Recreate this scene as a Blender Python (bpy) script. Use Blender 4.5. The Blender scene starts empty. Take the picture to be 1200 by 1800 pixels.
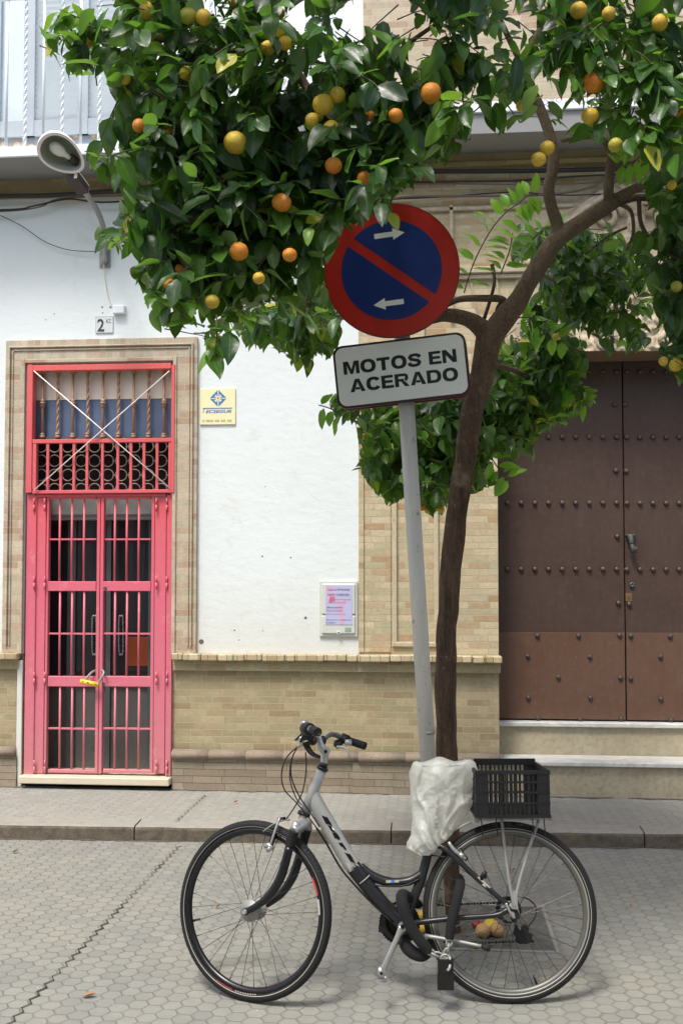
import bpy, math, random
import numpy as np
from mathutils import Vector, Matrix, noise
C = bpy.context.scene.collection
R = math.radians
rnd = random.Random(7)
# ---------------------------------------------------------------- camera, world, sun, exposure
F = 1800.0; YAW = R(5.0); PIT = R(2.4); SH = 32.6; CAM = Vector((0, 0, 1.66))
FW = Vector((-math.sin(YAW) * math.cos(PIT), math.cos(YAW) * math.cos(PIT), math.sin(PIT)))
RT = Vector((math.cos(YAW), math.sin(YAW), 0)); UP = RT.cross(FW)
cd = bpy.data.cameras.new('camera'); cam = bpy.data.objects.new('camera', cd); C.objects.link(cam)
cd.sensor_fit = 'VERTICAL'; cd.sensor_height = 24; cd.lens = 24 * F / 1800; cd.shift_y = SH / 1800
cd.clip_end = 400; cd.clip_start = 0.05
cam.location = CAM; cam.rotation_euler = (math.pi / 2 + PIT, 0, YAW)
bpy.context.scene.camera = cam
SUN_EL = R(62); SUN_AZ = R(205)      # azimuth measured clockwise from +Y: light comes from behind and left of the camera
w = bpy.data.worlds.new('World'); bpy.context.scene.world = w; w.use_nodes = True
nt = w.node_tree; sky = nt.nodes.new('ShaderNodeTexSky'); sky.sky_type = 'NISHITA'; sky.sun_disc = False
sky.sun_elevation = SUN_EL; sky.sun_rotation = SUN_AZ; sky.dust_density = 4.0; sky.air_density = 1.0; sky.ozone_density = 0.6
nt.links.new(sky.outputs[0], nt.nodes['Background'].inputs[0]); nt.nodes['Background'].inputs[1].default_value = 0.15
sl = bpy.data.lights.new('sun', 'SUN'); sl.energy = 1.8; sl.angle = R(13); sl.color = (1, 0.985, 0.95)
so = bpy.data.objects.new('sun', sl); C.objects.link(so)
sd = Vector((math.sin(SUN_AZ) * math.cos(SUN_EL), math.cos(SUN_AZ) * math.cos(SUN_EL), math.sin(SUN_EL)))
so.rotation_euler = sd.to_track_quat('Z', 'Y').to_euler(); so.location = (0, 0, 12)
vs = bpy.context.scene.view_settings; vs.view_transform = 'Standard'; vs.look = 'None'; vs.gamma = 1; vs.exposure = 0.78

# ---------------------------------------------------------------- photo pixel -> real place helpers
def ray(px, py): return FW + RT * ((px - 600) / F) + UP * (-(py - 900 - SH) / F)
def P(px, py, D): return CAM + ray(px, py) * D
def Gd(px, py, z=0.0):
    r = ray(px, py); return CAM + r * ((z - CAM.z) / r.z)
YW = 7.37
def Wp(px, py, off=0.0):
    r = ray(px, py); return CAM + r * ((YW - off) / r.y)
def proj(p):
    v = Vector(p) - CAM; d = v.dot(FW)
    return 600 + F * v.dot(RT) / d, 900 + SH - F * v.dot(UP) / d, d
# ---------------------------------------------------------------- mesh builder
class MB:
    def __init__(s): s.v = []; s.f = []; s.m = []; s.cur = 0; s.smooth = set()
    def add(s, vs_, fs, smooth=False):
        o = len(s.v); s.v += [tuple(v) for v in vs_]
        for f in fs:
            if smooth: s.smooth.add(len(s.f))
            s.f.append(tuple(i + o for i in f)); s.m.append(s.cur)
        return s
    def box(s, x0, y0, z0, x1, y1, z1, bev=0.0):
        if x0 > x1: x0, x1 = x1, x0
        if y0 > y1: y0, y1 = y1, y0
        if z0 > z1: z0, z1 = z1, z0
        if bev <= 0:
            return s.add([(x0, y0, z0), (x1, y0, z0), (x1, y1, z0), (x0, y1, z0), (x0, y0, z1), (x1, y0, z1), (x1, y1, z1), (x0, y1, z1)],
                  [(0, 3, 2, 1), (4, 5, 6, 7), (0, 1, 5, 4), (1, 2, 6, 5), (2, 3, 7, 6), (3, 0, 4, 7)])
        b = bev; X = (x0, x1); Y = (y0, y1); Z = (z0, z1); vv = []; idx = {}
        for i in (0, 1):
            for j in (0, 1):
                for k in (0, 1):
                    sx = 1 - 2 * i; sy = 1 - 2 * j; sz = 1 - 2 * k
                    for a in range(3):
                        p = [X[i] + sx * b, Y[j] + sy * b, Z[k] + sz * b]; p[a] = (X[i], Y[j], Z[k])[a]
                        idx[(i, j, k, a)] = len(vv); vv.append(tuple(p))
        fs = []
        I = idx
        for i in (0, 1): fs.append([I[(i, 0, 0, 0)], I[(i, 1, 0, 0)], I[(i, 1, 1, 0)], I[(i, 0, 1, 0)]])
        for j in (0, 1): fs.append([I[(0, j, 0, 1)], I[(1, j, 0, 1)], I[(1, j, 1, 1)], I[(0, j, 1, 1)]])
        for k in (0, 1): fs.append([I[(0, 0, k, 2)], I[(1, 0, k, 2)], I[(1, 1, k, 2)], I[(0, 1, k, 2)]])
        for i in (0, 1):
            for j in (0, 1): fs.append([I[(i, j, 0, 0)], I[(i, j, 1, 0)], I[(i, j, 1, 1)], I[(i, j, 0, 1)]])
            for k in (0, 1): fs.append([I[(i, 0, k, 0)], I[(i, 1, k, 0)], I[(i, 1, k, 2)], I[(i, 0, k, 2)]])
        for j in (0, 1):
            for k in (0, 1): fs.append([I[(0, j, k, 1)], I[(1, j, k, 1)], I[(1, j, k, 2)], I[(0, j, k, 2)]])
        for i in (0, 1):
            for j in (0, 1):
                for k in (0, 1): fs.append([I[(i, j, k, 0)], I[(i, j, k, 1)], I[(i, j, k, 2)]])
        cx = Vector(((x0 + x1) / 2, (y0 + y1) / 2, (z0 + z1) / 2)); out = []
        for f in fs:
            ps = [Vector(vv[q]) for q in f]; n = (ps[1] - ps[0]).cross(ps[2] - ps[0]); c = sum(ps, Vector()) / len(ps)
            out.append(f if n.dot(c - cx) > 0 else f[::-1])
        return s.add(vv, out)
    def obox(s, c, ax, ay, az):   # oriented box from centre and half axes
        c = Vector(c); vv = [c + ax * i + ay * j + az * k for k in (-1, 1) for j in (-1, 1) for i in (-1, 1)]
        fs = [(0, 2, 3, 1), (4, 5, 7, 6), (0, 1, 5, 4), (2, 6, 7, 3), (0, 4, 6, 2), (1, 3, 7, 5)]
        if ax.cross(ay).dot(az) < 0: fs = [f[::-1] for f in fs]
        return s.add(vv, fs)
    def tube(s, pts, r, seg=8, smoothp=0, closed=False, flat=None, cap=True, twist=0.0):
        pts = [Vector(p) for p in pts]; n0 = len(pts)
        rs = list(r) if hasattr(r, '__len__') else [r] * n0
        if smoothp:
            q = []; qr = []
            rng = range(n0 if closed else n0 - 1)
            for i in rng:
                if closed: a, b, c, d = pts[i - 1], pts[i], pts[(i + 1) % n0], pts[(i + 2) % n0]; r1, r2 = rs[i], rs[(i + 1) % n0]
                else: a = pts[max(i - 1, 0)]; b = pts[i]; c = pts[i + 1]; d = pts[min(i + 2, n0 - 1)]; r1, r2 = rs[i], rs[i + 1]
                for k in range(smoothp):
                    t = k / smoothp
                    q.append(0.5 * ((2 * b) + (c - a) * t + (2 * a - 5 * b + 4 * c - d) * t * t + (-a + 3 * b - 3 * c + d) * t ** 3)); qr.append(r1 + (r2 - r1) * t)
            if not closed: q.append(pts[-1]); qr.append(rs[-1])
            pts = q; rs = qr
        n = len(pts); vv = []; fs = []
        ref = None
        for i in range(n):
            if closed: t = pts[(i + 1) % n] - pts[i - 1]
            else: t = pts[min(i + 1, n - 1)] - pts[max(i - 1, 0)]
            t.normalize()
            if ref is None:
                ref = Vector((0, 0, 1)) if abs(t.z) < 0.9 else Vector((1, 0, 0))
            u = (ref - t * ref.dot(t)); u.normalize(); v = t.cross(u); ref = u
            for k in range(seg):
                a = 2 * math.pi * k / seg + twist * i
                if flat: vv.append(pts[i] + u * math.cos(a) * rs[i] * flat[0] + v * math.sin(a) * rs[i] * flat[1])
                else: vv.append(pts[i] + (u * math.cos(a) + v * math.sin(a)) * rs[i])
        for i in range(n if closed else n - 1):
            j = (i + 1) % n
            for k in range(seg):
                fs.append((i * seg + k, i * seg + (k + 1) % seg, j * seg + (k + 1) % seg, j * seg + k))
        s.add(vv, fs, smooth=seg > 5)
        if cap and not closed:
            o = len(s.v) - n * seg
            s.f.append(tuple(o + k for k in range(seg))[::-1]); s.m.append(s.cur)
            s.f.append(tuple(o + (n - 1) * seg + k for k in range(seg))); s.m.append(s.cur)
        return s
    def ring(s, c, nrm, R_, prof, seg=96, smooth=True):  # lathe: prof = [(radial offset, axial offset)] closed loop, about nrm
        c = Vector(c); nrm = Vector(nrm).normalized(); a = nrm.orthogonal().normalized(); b = nrm.cross(a); m = len(prof); vv = []; fs = []
        for i in range(seg):
            t = 2 * math.pi * i / seg; d = a * math.cos(t) + b * math.sin(t)
            for (pr, pa) in prof: vv.append(c + d * (R_ + pr) + nrm * pa)
        for i in range(seg):
            j = (i + 1) % seg
            for k in range(m): fs.append((i * m + k, i * m + (k + 1) % m, j * m + (k + 1) % m, j * m + k))
        return s.add(vv, fs, smooth)
    def cyl(s, c, nrm, r, h, seg=24, r2=None):
        c = Vector(c); nrm = Vector(nrm).normalized()
        return s.tube([c - nrm * h / 2, c + nrm * h / 2], [r, r if r2 is None else r2], seg)
    def sphere(s, c, r, seg=16, rings=10, sc=(1, 1, 1), jit=0):
        c = Vector(c); vv = []; fs = []
        for i in range(rings + 1):
            ph = math.pi * i / rings
            for k in range(seg):
                th = 2 * math.pi * k / seg; d = Vector((math.sin(ph) * math.cos(th), math.sin(ph) * math.sin(th), math.cos(ph)))
                q = 1 + jit * noise.noise(d * 2.3 + c * 9)
                vv.append(c + Vector((d.x * sc[0], d.y * sc[1], d.z * sc[2])) * r * q)
        for i in range(rings):
            for k in range(seg): fs.append((i * seg + k, (i + 1) * seg + k, (i + 1) * seg + (k + 1) % seg, i * seg + (k + 1) % seg))
        return s.add(vv, fs, True)
    def poly(s, pts2, o, ax, ay, az, th):   # extruded polygon: front face at o + az*th
        n = len(pts2); o = Vector(o)
        area = sum(pts2[i][0] * pts2[(i + 1) % n][1] - pts2[(i + 1) % n][0] * pts2[i][1] for i in range(n))
        if area < 0: pts2 = pts2[::-1]
        vv = [o + ax * x + ay * y for x, y in pts2] + [o + ax * x + ay * y + az * th for x, y in pts2]
        fs = [tuple(range(n))[::-1], tuple(range(n, 2 * n))] + [(i, (i + 1) % n, n + (i + 1) % n, n + i) for i in range(n)]
        return s.add(vv, fs)
    def build(s, name, mat, parent=None, loc=None):
        o_ = Vector(loc) if loc is not None else (Vector(parent['_o']) if parent is not None else Vector((0, 0, 0)))
        me = bpy.data.meshes.new(name); vv = [(x - o_.x, y - o_.y, z - o_.z) for x, y, z in s.v]
        me.from_pydata(vv, [], s.f)
        for m_ in (mat if isinstance(mat, (list, tuple)) else [mat]): me.materials.append(m_)
        if any(s.m): me.polygons.foreach_set('material_index', s.m)
        if s.smooth:
            fl = [i in s.smooth for i in range(len(s.f))]; me.polygons.foreach_set('use_smooth', fl)
        me.update(); ob = bpy.data.objects.new(name, me); C.objects.link(ob)
        if parent is not None:
            ob.parent = parent
            if parent.type == 'MESH' and False: pass
            ob.location = (0, 0, 0)
        else: ob.location = o_
        ob['_o'] = tuple(o_)
        return ob
def thing(name, label, cat, loc, group=None):
    o = bpy.data.objects.new(name, None); C.objects.link(o); o.location = loc; o.empty_display_size = 0.1
    o['label'] = label; o['category'] = cat; o['_o'] = tuple(loc)
    if group: o['group'] = group
    return o
def tag(o, label, cat, group=None):
    o['label'] = label; o['category'] = cat
    if group: o['group'] = group
    return o
def struct(o, kind='structure'): o['kind'] = kind; return o
# ---------------------------------------------------------------- materials
def lin(c): return tuple((x / 255 / 12.92 if x / 255 <= 0.04045 else ((x / 255 + 0.055) / 1.055) ** 2.4) for x in c) + (1,)
class NT:
    def __init__(s, name):
        s.m = bpy.data.materials.new(name); s.m.use_nodes = True; s.t = s.m.node_tree; s.b = s.t.nodes['Principled BSDF']
        s.out = s.t.nodes['Material Output']
    def n(s, typ, ins=None, **kw):
        x = s.t.nodes.new('ShaderNode' + typ)
        for k, v in kw.items(): setattr(x, k, v)
        if ins:
            for k, v in ins.items(): s.set(x.inputs[k], v)
        return x
    def set(s, sock, v):
        if isinstance(v, bpy.types.NodeSocket): s.t.links.new(v, sock)
        elif isinstance(v, bpy.types.Node): s.t.links.new(v.outputs[0], sock)
        else: sock.default_value = v
    def math(s, op, a, b=0.0, c=None, clamp=False):
        x = s.n('Math', operation=op); x.use_clamp = clamp; s.set(x.inputs[0], a); s.set(x.inputs[1], b)
        if c is not None: s.set(x.inputs[2], c)
        return x.outputs[0]
    def vm(s, op, a, b=None, out=0):
        x = s.n('VectorMath', operation=op); s.set(x.inputs[0], a)
        if b is not None: s.set(x.inputs[1], b)
        return x.outputs[out]
    def mix(s, f, a, b, blend='MIX'):
        x = s.n('Mix', data_type='RGBA', blend_type=blend); s.set(x.inputs[0], f); s.set(x.inputs[6], a); s.set(x.inputs[7], b)
        return x.outputs[2]
    def ramp(s, f, stops):
        x = s.n('ValToRGB'); s.set(x.inputs[0], f); e = x.color_ramp.elements
        while len(e) < len(stops): e.new(0.5)
        for q, (p, c) in zip(e, stops): q.position = p; q.color = c if hasattr(c, '__len__') else (c, c, c, 1)
        return x.outputs[0]
    def noise(s, sc, det=4, rough=0.6, vec=None, out='Fac', dist=0.0):
        x = s.n('TexNoise'); x.inputs['Scale'].default_value = sc; x.inputs['Detail'].default_value = det; x.inputs['Roughness'].default_value = rough
        x.inputs['Distortion'].default_value = dist
        s.set(x.inputs['Vector'], vec if vec is not None else s.pos()); return x.outputs[out]
    def pos(s):
        if not hasattr(s, '_p'): s._p = s.n('NewGeometry').outputs['Position']
        return s._p
    def bump(s, h, st=0.5, d=0.01, nrm=None):
        x = s.n('Bump'); x.inputs['Strength'].default_value = st; x.inputs['Distance'].default_value = d; s.set(x.inputs['Height'], h)
        if nrm is not None: s.set(x.inputs['Normal'], nrm)
        return x.outputs[0]
    def fin(s, col=None, rough=None, nrm=None, **kw):
        if col is not None: s.set(s.b.inputs['Base Color'], col)
        if rough is not None: s.set(s.b.inputs['Roughness'], rough)
        if nrm is not None: s.set(s.b.inputs['Normal'], nrm)
        for k, v in kw.items(): s.set(s.b.inputs[k], v)
        return s.m
def simple(name, col, rough=0.5, metal=0.0, var=0.25, sc=30, bump=0.1, **kw):
    t = NT(name); c = lin(col); n1 = t.noise(sc, 5); n2 = t.noise(sc * 0.13, 3)
    d = tuple(x * (1 - var) for x in c[:3]) + (1,); l = tuple(min(1, x * (1 + var)) for x in c[:3]) + (1,)
    cc = t.mix(t.math('ADD', t.math('MULTIPLY', n1, 0.5), t.math('MULTIPLY', n2, 0.5)), d, l)
    rr = t.math('ADD', t.math('MULTIPLY', n1, 0.2), rough - 0.1)
    metal = kw.pop('Metallic', metal); return t.fin(cc, rr, t.bump(n1, bump, 0.003) if bump else None, Metallic=metal, **kw)
M = {}
M['black_plastic'] = simple('black_plastic', (13, 13, 14), 0.5)
M['black_paint'] = simple('black_paint', (12, 12, 14), 0.3, var=0.2, bump=0.02)
M['dark_frame'] = simple('dark_frame', (38, 39, 40), 0.32, var=0.12, sc=80, bump=0.01, Metallic=0.25)
M['silver_frame'] = simple('silver_frame', (158, 159, 154), 0.32, var=0.05, sc=60, bump=0.01)
M['rubber'] = simple('rubber', (15, 15, 15), 0.75, var=0.3, sc=90, bump=0.4)
M['stripe'] = simple('reflective_stripe', (165, 162, 150), 0.6, var=0.15)
M['alu'] = simple('aluminium', (178, 178, 174), 0.35, metal=0.7, var=0.15)
M['alu_dull'] = simple('dull_aluminium', (150, 150, 145), 0.5, metal=0.4, var=0.2)
M['steel'] = simple('steel_wire', (70, 68, 64), 0.45, metal=0.6, var=0.2)
M['dark_steel'] = simple('dark_steel', (32, 31, 29), 0.45, metal=0.6, var=0.35)
M['rim_grey'] = simple('rim_grey', (98, 96, 90), 0.4, metal=0.35, var=0.15)
M['fabric'] = simple('nylon_sleeve', (14, 14, 15), 0.9, var=0.4, sc=160, bump=0.6)
M['white_paint'] = simple('white_paint', (222, 228, 230), 0.45, var=0.05)
M['pale_blue'] = simple('pale_blue_paint', (205, 218, 222), 0.5, var=0.05)
M['grey_paint'] = simple('grey_paint', (176, 184, 190), 0.5, var=0.08)
M['slab'] = simple('balcony_slab_paint', (140, 139, 138), 0.8, var=0.1)
M['cable'] = simple('cable_black', (40, 38, 36), 0.6)
M['cable_grey'] = simple('cable_grey', (105, 95, 82), 0.7)
M['wire'] = simple('wire_cream', (215, 208, 190), 0.6)
M['cream'] = simple('cream_panel', (222, 210, 194), 0.6, var=0.1, sc=8)
M['gold'] = simple('gilt_iron', (158, 124, 94), 0.45, var=0.35, sc=60)
M['iron'] = simple('bare_iron', (150, 138, 122), 0.5, metal=0.3, var=0.3)
M['blue_glass'] = simple('blue_pane', (88, 102, 128), 0.35, var=0.3, sc=9)
M['interior'] = simple('dark_interior', (22, 23, 24), 0.8, var=0.3)
M['glassy'] = simple('door_glass', (42, 44, 44), 0.12, var=0.5, sc=3, bump=0)
M['glassy_mat'] = simple('door_glass_frosted', (96, 98, 94), 0.3, var=0.25, sc=5, bump=0)
M['grey_dark'] = simple('aluminium_door_frame', (84, 88, 90), 0.45, var=0.15)
M['shutter'] = simple('shutter_box', (150, 152, 150), 0.5, var=0.12)
M['orange_cloth'] = simple('orange_panel', (136, 62, 24), 0.7, var=0.3, sc=12)
M['chrome'] = simple('chrome', (170, 170, 172), 0.28, metal=0.7, var=0.05, bump=0)
M['sign_red'] = simple('sign_red', (178, 40, 30), 0.35, var=0.14, sc=14, bump=0.02)
M['sign_blue'] = simple('sign_blue', (26, 48, 112), 0.35, var=0.22, sc=9, bump=0.02)
M['sign_white'] = simple('sign_white', (222, 222, 214), 0.4, var=0.05, sc=8, bump=0.01)
M['sign_black'] = simple('sign_black', (26, 27, 26), 0.4, var=0.2)
M['sign_edge'] = simple('sign_edge', (52, 32, 34), 0.5, var=0.3)
M['sign_back'] = simple('sign_back_red', (104, 48, 42), 0.6, var=0.3)
M['sign_arrow'] = simple('sign_arrow', (232, 232, 226), 0.4, var=0.05)
M['yellow_sign'] = simple('cream_yellow_sign', (232, 226, 178), 0.4, var=0.06, sc=20)
M['logo_blue'] = simple('logo_blue', (62, 118, 184), 0.5, var=0.08)
M['logo_red'] = simple('logo_red', (214, 110, 92), 0.5)
M['print_grey'] = simple('print_grey', (110, 110, 90), 0.5)
M['tile_white'] = simple('glazed_tile', (212, 214, 212), 0.25, var=0.06)
M['tile_ink'] = simple('tile_ink', (56, 62, 72), 0.35)
M['box_white'] = simple('meter_box_plastic', (202, 206, 196), 0.4, var=0.05, sc=12)
M['paper'] = simple('poster_paper', (182, 182, 214), 0.6, var=0.08, sc=40)
M['ink'] = simple('poster_ink', (66, 64, 96), 0.7)
M['ink_red'] = simple('poster_ink_red', (190, 104, 132), 0.7, var=0.2)
M['ink_pink'] = simple('poster_ink_pink', (206, 168, 196), 0.7, var=0.2)
M['label_green'] = simple('label_green', (140, 168, 150), 0.6)
M['yellow'] = simple('lock_yellow', (232, 196, 60), 0.4, var=0.12)
M['brass_plate'] = simple('brass_plate', (124, 96, 62), 0.5, metal=0.3, var=0.35, sc=90)
M['knocker'] = simple('bronze_green', (84, 90, 86), 0.5, metal=0.4, var=0.35, sc=90)
M['bulb'] = simple('lamp_glass', (226, 226, 214), 0.15, var=0.05, bump=0)
M['reflector'] = simple('lamp_reflector', (176, 180, 166), 0.4, metal=0.1, var=0.15)
M['lamp_shell'] = simple('lamp_shell', (236, 230, 224), 0.5, var=0.08)
M['lamp_dark'] = simple('lamp_gearbox', (64, 50, 44), 0.6, var=0.3)
M['galv'] = simple('galvanised_steel', (150, 150, 146), 0.5, metal=0.3, var=0.25, sc=40)
M['petal'] = simple('red_plastic', (170, 60, 60), 0.5)
M['dryleaf'] = simple('dry_leaf', (150, 112, 82), 0.8, var=0.3, sc=60)
M['stub'] = simple('grey_ash', (128, 124, 116), 0.9, var=0.4, sc=120)
# pole
t = NT('weathered_pole'); n1 = t.noise(6, 6, vec=t.vm('MULTIPLY', t.pos(), (6, 6, 0.8))); n2 = t.noise(60, 4); n3 = t.noise(14, 5)
c = t.mix(n1, lin((176, 173, 162)), lin((206, 203, 192))); c = t.mix(t.ramp(n3, [(0.62, 0), (0.72, 1)]), c, lin((120, 112, 100)))
c = t.mix(t.ramp(n2, [(0.66, 0), (0.72, 1)]), c, lin((100, 84, 68)))
M['pole'] = t.fin(c, 0.55, t.bump(n2, 0.15, 0.003), Metallic=0.15)
# bricks
def brick_mat(name, c1, c2, mortar, bw=0.23, rh=0.048, ms=0.0022, stain=None, vert=False, bump=0.7, grime=0.35):
    t = NT(name); sp = t.n('SeparateXYZ'); t.set(sp.inputs[0], t.pos())
    cb = t.n('CombineXYZ'); u = t.math('ADD', sp.outputs[0], sp.outputs[1])
    if vert: t.set(cb.inputs[0], sp.outputs[2]); t.set(cb.inputs[1], u)
    else: t.set(cb.inputs[0], u); t.set(cb.inputs[1], sp.outputs[2])
    wob = t.noise(3.0, 3, out='Color'); vec = t.vm('ADD', cb.outputs[0], t.vm('MULTIPLY', t.vm('SUBTRACT', wob, (0.5, 0.5, 0.5)), (0.012, 0.012, 0)))
    wob2 = t.noise(60.0, 3, out='Color'); vec = t.vm('ADD', vec, t.vm('MULTIPLY', t.vm('SUBTRACT', wob2, (0.5, 0.5, 0.5)), (0.003, 0.003, 0)))
    b = t.n('TexBrick'); b.offset = 0.5; b.offset_frequency = 2; b.squash = 0.72; b.squash_frequency = 3
    t.set(b.inputs['Vector'], vec)
    for k, v in (('Scale', 1.0), ('Mortar Size', ms), ('Mortar Smooth', 0.25), ('Bias', 0.0), ('Brick Width', bw), ('Row Height', rh)): b.inputs[k].default_value = v
    b.inputs['Color1'].default_value = (0, 0, 0, 1); b.inputs['Color2'].default_value = (1, 1, 1, 1); b.inputs['Mortar'].default_value = (0.5, 0.5, 0.5, 1)
    l1, l2 = lin(c1), lin(c2); ol = (l2[0] * .80, l2[1] * .86, l2[2] * .80, 1); lt = tuple(min(1, x * 1.12) for x in l2[:3]) + (1,)
    base = t.ramp(b.outputs['Color'], [(0.0, l1), (0.22, tuple((a + b_) / 2 for a, b_ in zip(l1, l2))), (0.45, l2), (0.62, ol), (0.8, l2), (1.0, lt)])
    n1 = t.noise(2.2, 5, 0.65); n2 = t.noise(45, 5, 0.7); n3 = t.noise(9, 5, 0.7)
    dk = tuple(x * 0.6 for x in lin(c1)[:3]) + (1,)
    base = t.mix(t.math('MULTIPLY', t.ramp(n1, [(0.35, 0), (0.75, 1)]), grime), base, lin(stain) if stain else dk)
    base = t.mix(t.math('MULTIPLY', t.ramp(n2, [(0.35, 0), (0.7, 1)]), 0.35), base, dk)
    base = t.mix(t.math('MULTIPLY', t.ramp(n3, [(0.5, 0), (0.72, 1)]), 0.35), base, lin(mortar))
    mk = t.mix(n3, lin(mortar), tuple(x * 0.55 for x in lin(mortar)[:3]) + (1,))
    col = t.mix(b.outputs['Fac'], base, mk)
    h = t.math('ADD', t.math('MULTIPLY', t.math('SUBTRACT', 1.0, b.outputs['Fac']), 1.0), t.math('MULTIPLY', n2, 0.55))
    return t.fin(col, 0.88, t.bump(h, bump, 0.004))
M['brick'] = brick_mat('ochre_brick', (152, 132, 100), (172, 158, 124), (202, 190, 158), stain=(138, 130, 96))
M['brick_plinth'] = brick_mat('grey_brown_brick', (132, 118, 100), (156, 142, 122), (112, 98, 82), rh=0.05, bw=0.3, stain=(124, 118, 106), ms=0.0022)
M['brick_pale'] = brick_mat('pale_rosy_brick', (172, 144, 118), (196, 182, 158), (214, 206, 186), rh=0.05, bw=0.2, stain=(160, 136, 112))
M['brick_pale_v'] = brick_mat('pale_upright_brick', (180, 158, 136), (198, 184, 162), (214, 204, 186), rh=0.05, bw=0.6, vert=True)
M['brick_cream'] = brick_mat('cream_brick', (170, 138, 98), (200, 186, 154), (198, 186, 158), rh=0.047, bw=0.21, ms=0.003, stain=(158, 136, 102))
M['brick_yellow'] = brick_mat('mellow_yellow_brick', (150, 130, 90), (172, 154, 114), (176, 162, 126), rh=0.045, bw=0.2, stain=(140, 122, 84), grime=0.6)
M['brick_ledge'] = brick_mat('ledge_brick', (176, 156, 118), (204, 190, 156), (150, 134, 104), rh=0.11, bw=0.1, ms=0.003, stain=(150, 130, 96))
# white plaster
t = NT('white_plaster'); n1 = t.noise(1.1, 5, 0.6); n2 = t.noise(10, 6, 0.6, vec=t.vm('MULTIPLY', t.pos(), (1, 1, 1.8))); n3 = t.noise(90, 3); n4 = t.noise(3.2, 6, 0.75, dist=1.2)
c = t.mix(n1, lin((214, 221, 219)), lin((226, 232, 231))); c = t.mix(t.math('MULTIPLY', t.ramp(n4, [(0.55, 0), (0.72, 1)]), 0.6), c, lin((206, 202, 190)))
sp = t.n('SeparateXYZ'); t.set(sp.inputs[0], t.pos())
lowd = t.ramp(t.math('ADD', sp.outputs[2], t.math('MULTIPLY', n4, 0.7)), [(0.0, 1), (1.0, 0)])
mr = t.n('MapRange'); t.set(mr.inputs[0], t.math('ADD', sp.outputs[2], t.math('MULTIPLY', n4, 0.9))); mr.inputs[1].default_value = 1.3; mr.inputs[2].default_value = 2.2; mr.inputs[3].default_value = 0.5; mr.inputs[4].default_value = 0
c = t.mix(mr.outputs[0], c, lin((196, 190, 174)))
c = t.mix(t.math('MULTIPLY', t.ramp(t.noise(22, 4, 0.5), [(0.74, 0), (0.77, 1)]), 0.7), c, lin((150, 132, 116)))
c = t.mix(t.ramp(t.noise(46, 2, 0.4), [(0.785, 0), (0.80, 1)]), c, lin((96, 84, 74)))
t.t.nodes.remove(lowd.node)
M['plaster'] = t.fin(c, 0.85, t.bump(t.math('ADD', n2, t.math('MULTIPLY', n3, 0.15)), 0.35, 0.010))
# stone / kerb / stucco / marble
def stone(name, c1, c2, sc=18, spk=160, rough=0.85, bump=0.5):
    t = NT(name); n1 = t.noise(sc, 6, 0.7); n2 = t.noise(spk, 3); n3 = t.noise(2.5, 4)
    c = t.mix(t.ramp(n1, [(0.3, 0), (0.7, 1)]), lin(c1), lin(c2)); c = t.mix(t.math('MULTIPLY', t.ramp(n2, [(0.45, 0), (0.75, 1)]), 0.5), c, tuple(x * 0.5 for x in lin(c1)[:3]) + (1,))
    c = t.mix(t.math('MULTIPLY', n3, 0.4), c, lin(c1))
    return t.fin(c, rough, t.bump(t.math('ADD', n1, t.math('MULTIPLY', n2, 0.4)), bump, 0.006))
M['kerb'] = stone('kerb_granite', (76, 68, 56), (126, 116, 100), 16, 110, .9, .9)
M['kerb_top'] = stone('kerb_granite_top', (138, 135, 126), (162, 158, 148), 12, 150)
M['stucco'] = stone('carved_stucco', (164, 148, 122), (202, 190, 166), 10, 60)
M['lintel'] = stone('brown_lintel', (112, 90, 68), (132, 110, 86), 10, 60)
M['step_riser'] = stone('cream_step_riser', (160, 148, 122), (188, 178, 152), 3, 30, 0.7, 0.2)
M['molding'] = stone('stone_molding', (126, 112, 96), (152, 138, 120), 8, 90)
M['soil'] = stone('pit_soil', (84, 83, 78), (118, 116, 108), 22, 120, 0.95, 1.0)
M['cream_stone'] = stone('cream_stone', (176, 162, 132), (208, 198, 170), 20, 120)
t = NT('marble'); n1 = t.noise(3, 6, 0.6, dist=2.5); c = t.ramp(n1, [(0.35, lin((206, 205, 198))), (0.5, lin((190, 190, 186))), (0.6, lin((212, 211, 204)))])
c = t.mix(t.math('MULTIPLY', t.ramp(t.noise(30, 4), [(0.6, 0), (0.75, 1)]), 0.5), c, lin((180, 172, 152))); M['marble'] = t.fin(c, 0.45)
t = NT('worn_marble'); c = t.mix(t.noise(9, 6), lin((214, 204, 184)), lin((190, 178, 152))); M['marble_old'] = t.fin(c, 0.6, t.bump(t.noise(40, 4), 0.3, 0.004))
M['footdirt'] = stone('trodden_dirt', (92, 86, 74), (132, 126, 112), 30, 160, .95, .8)
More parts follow.
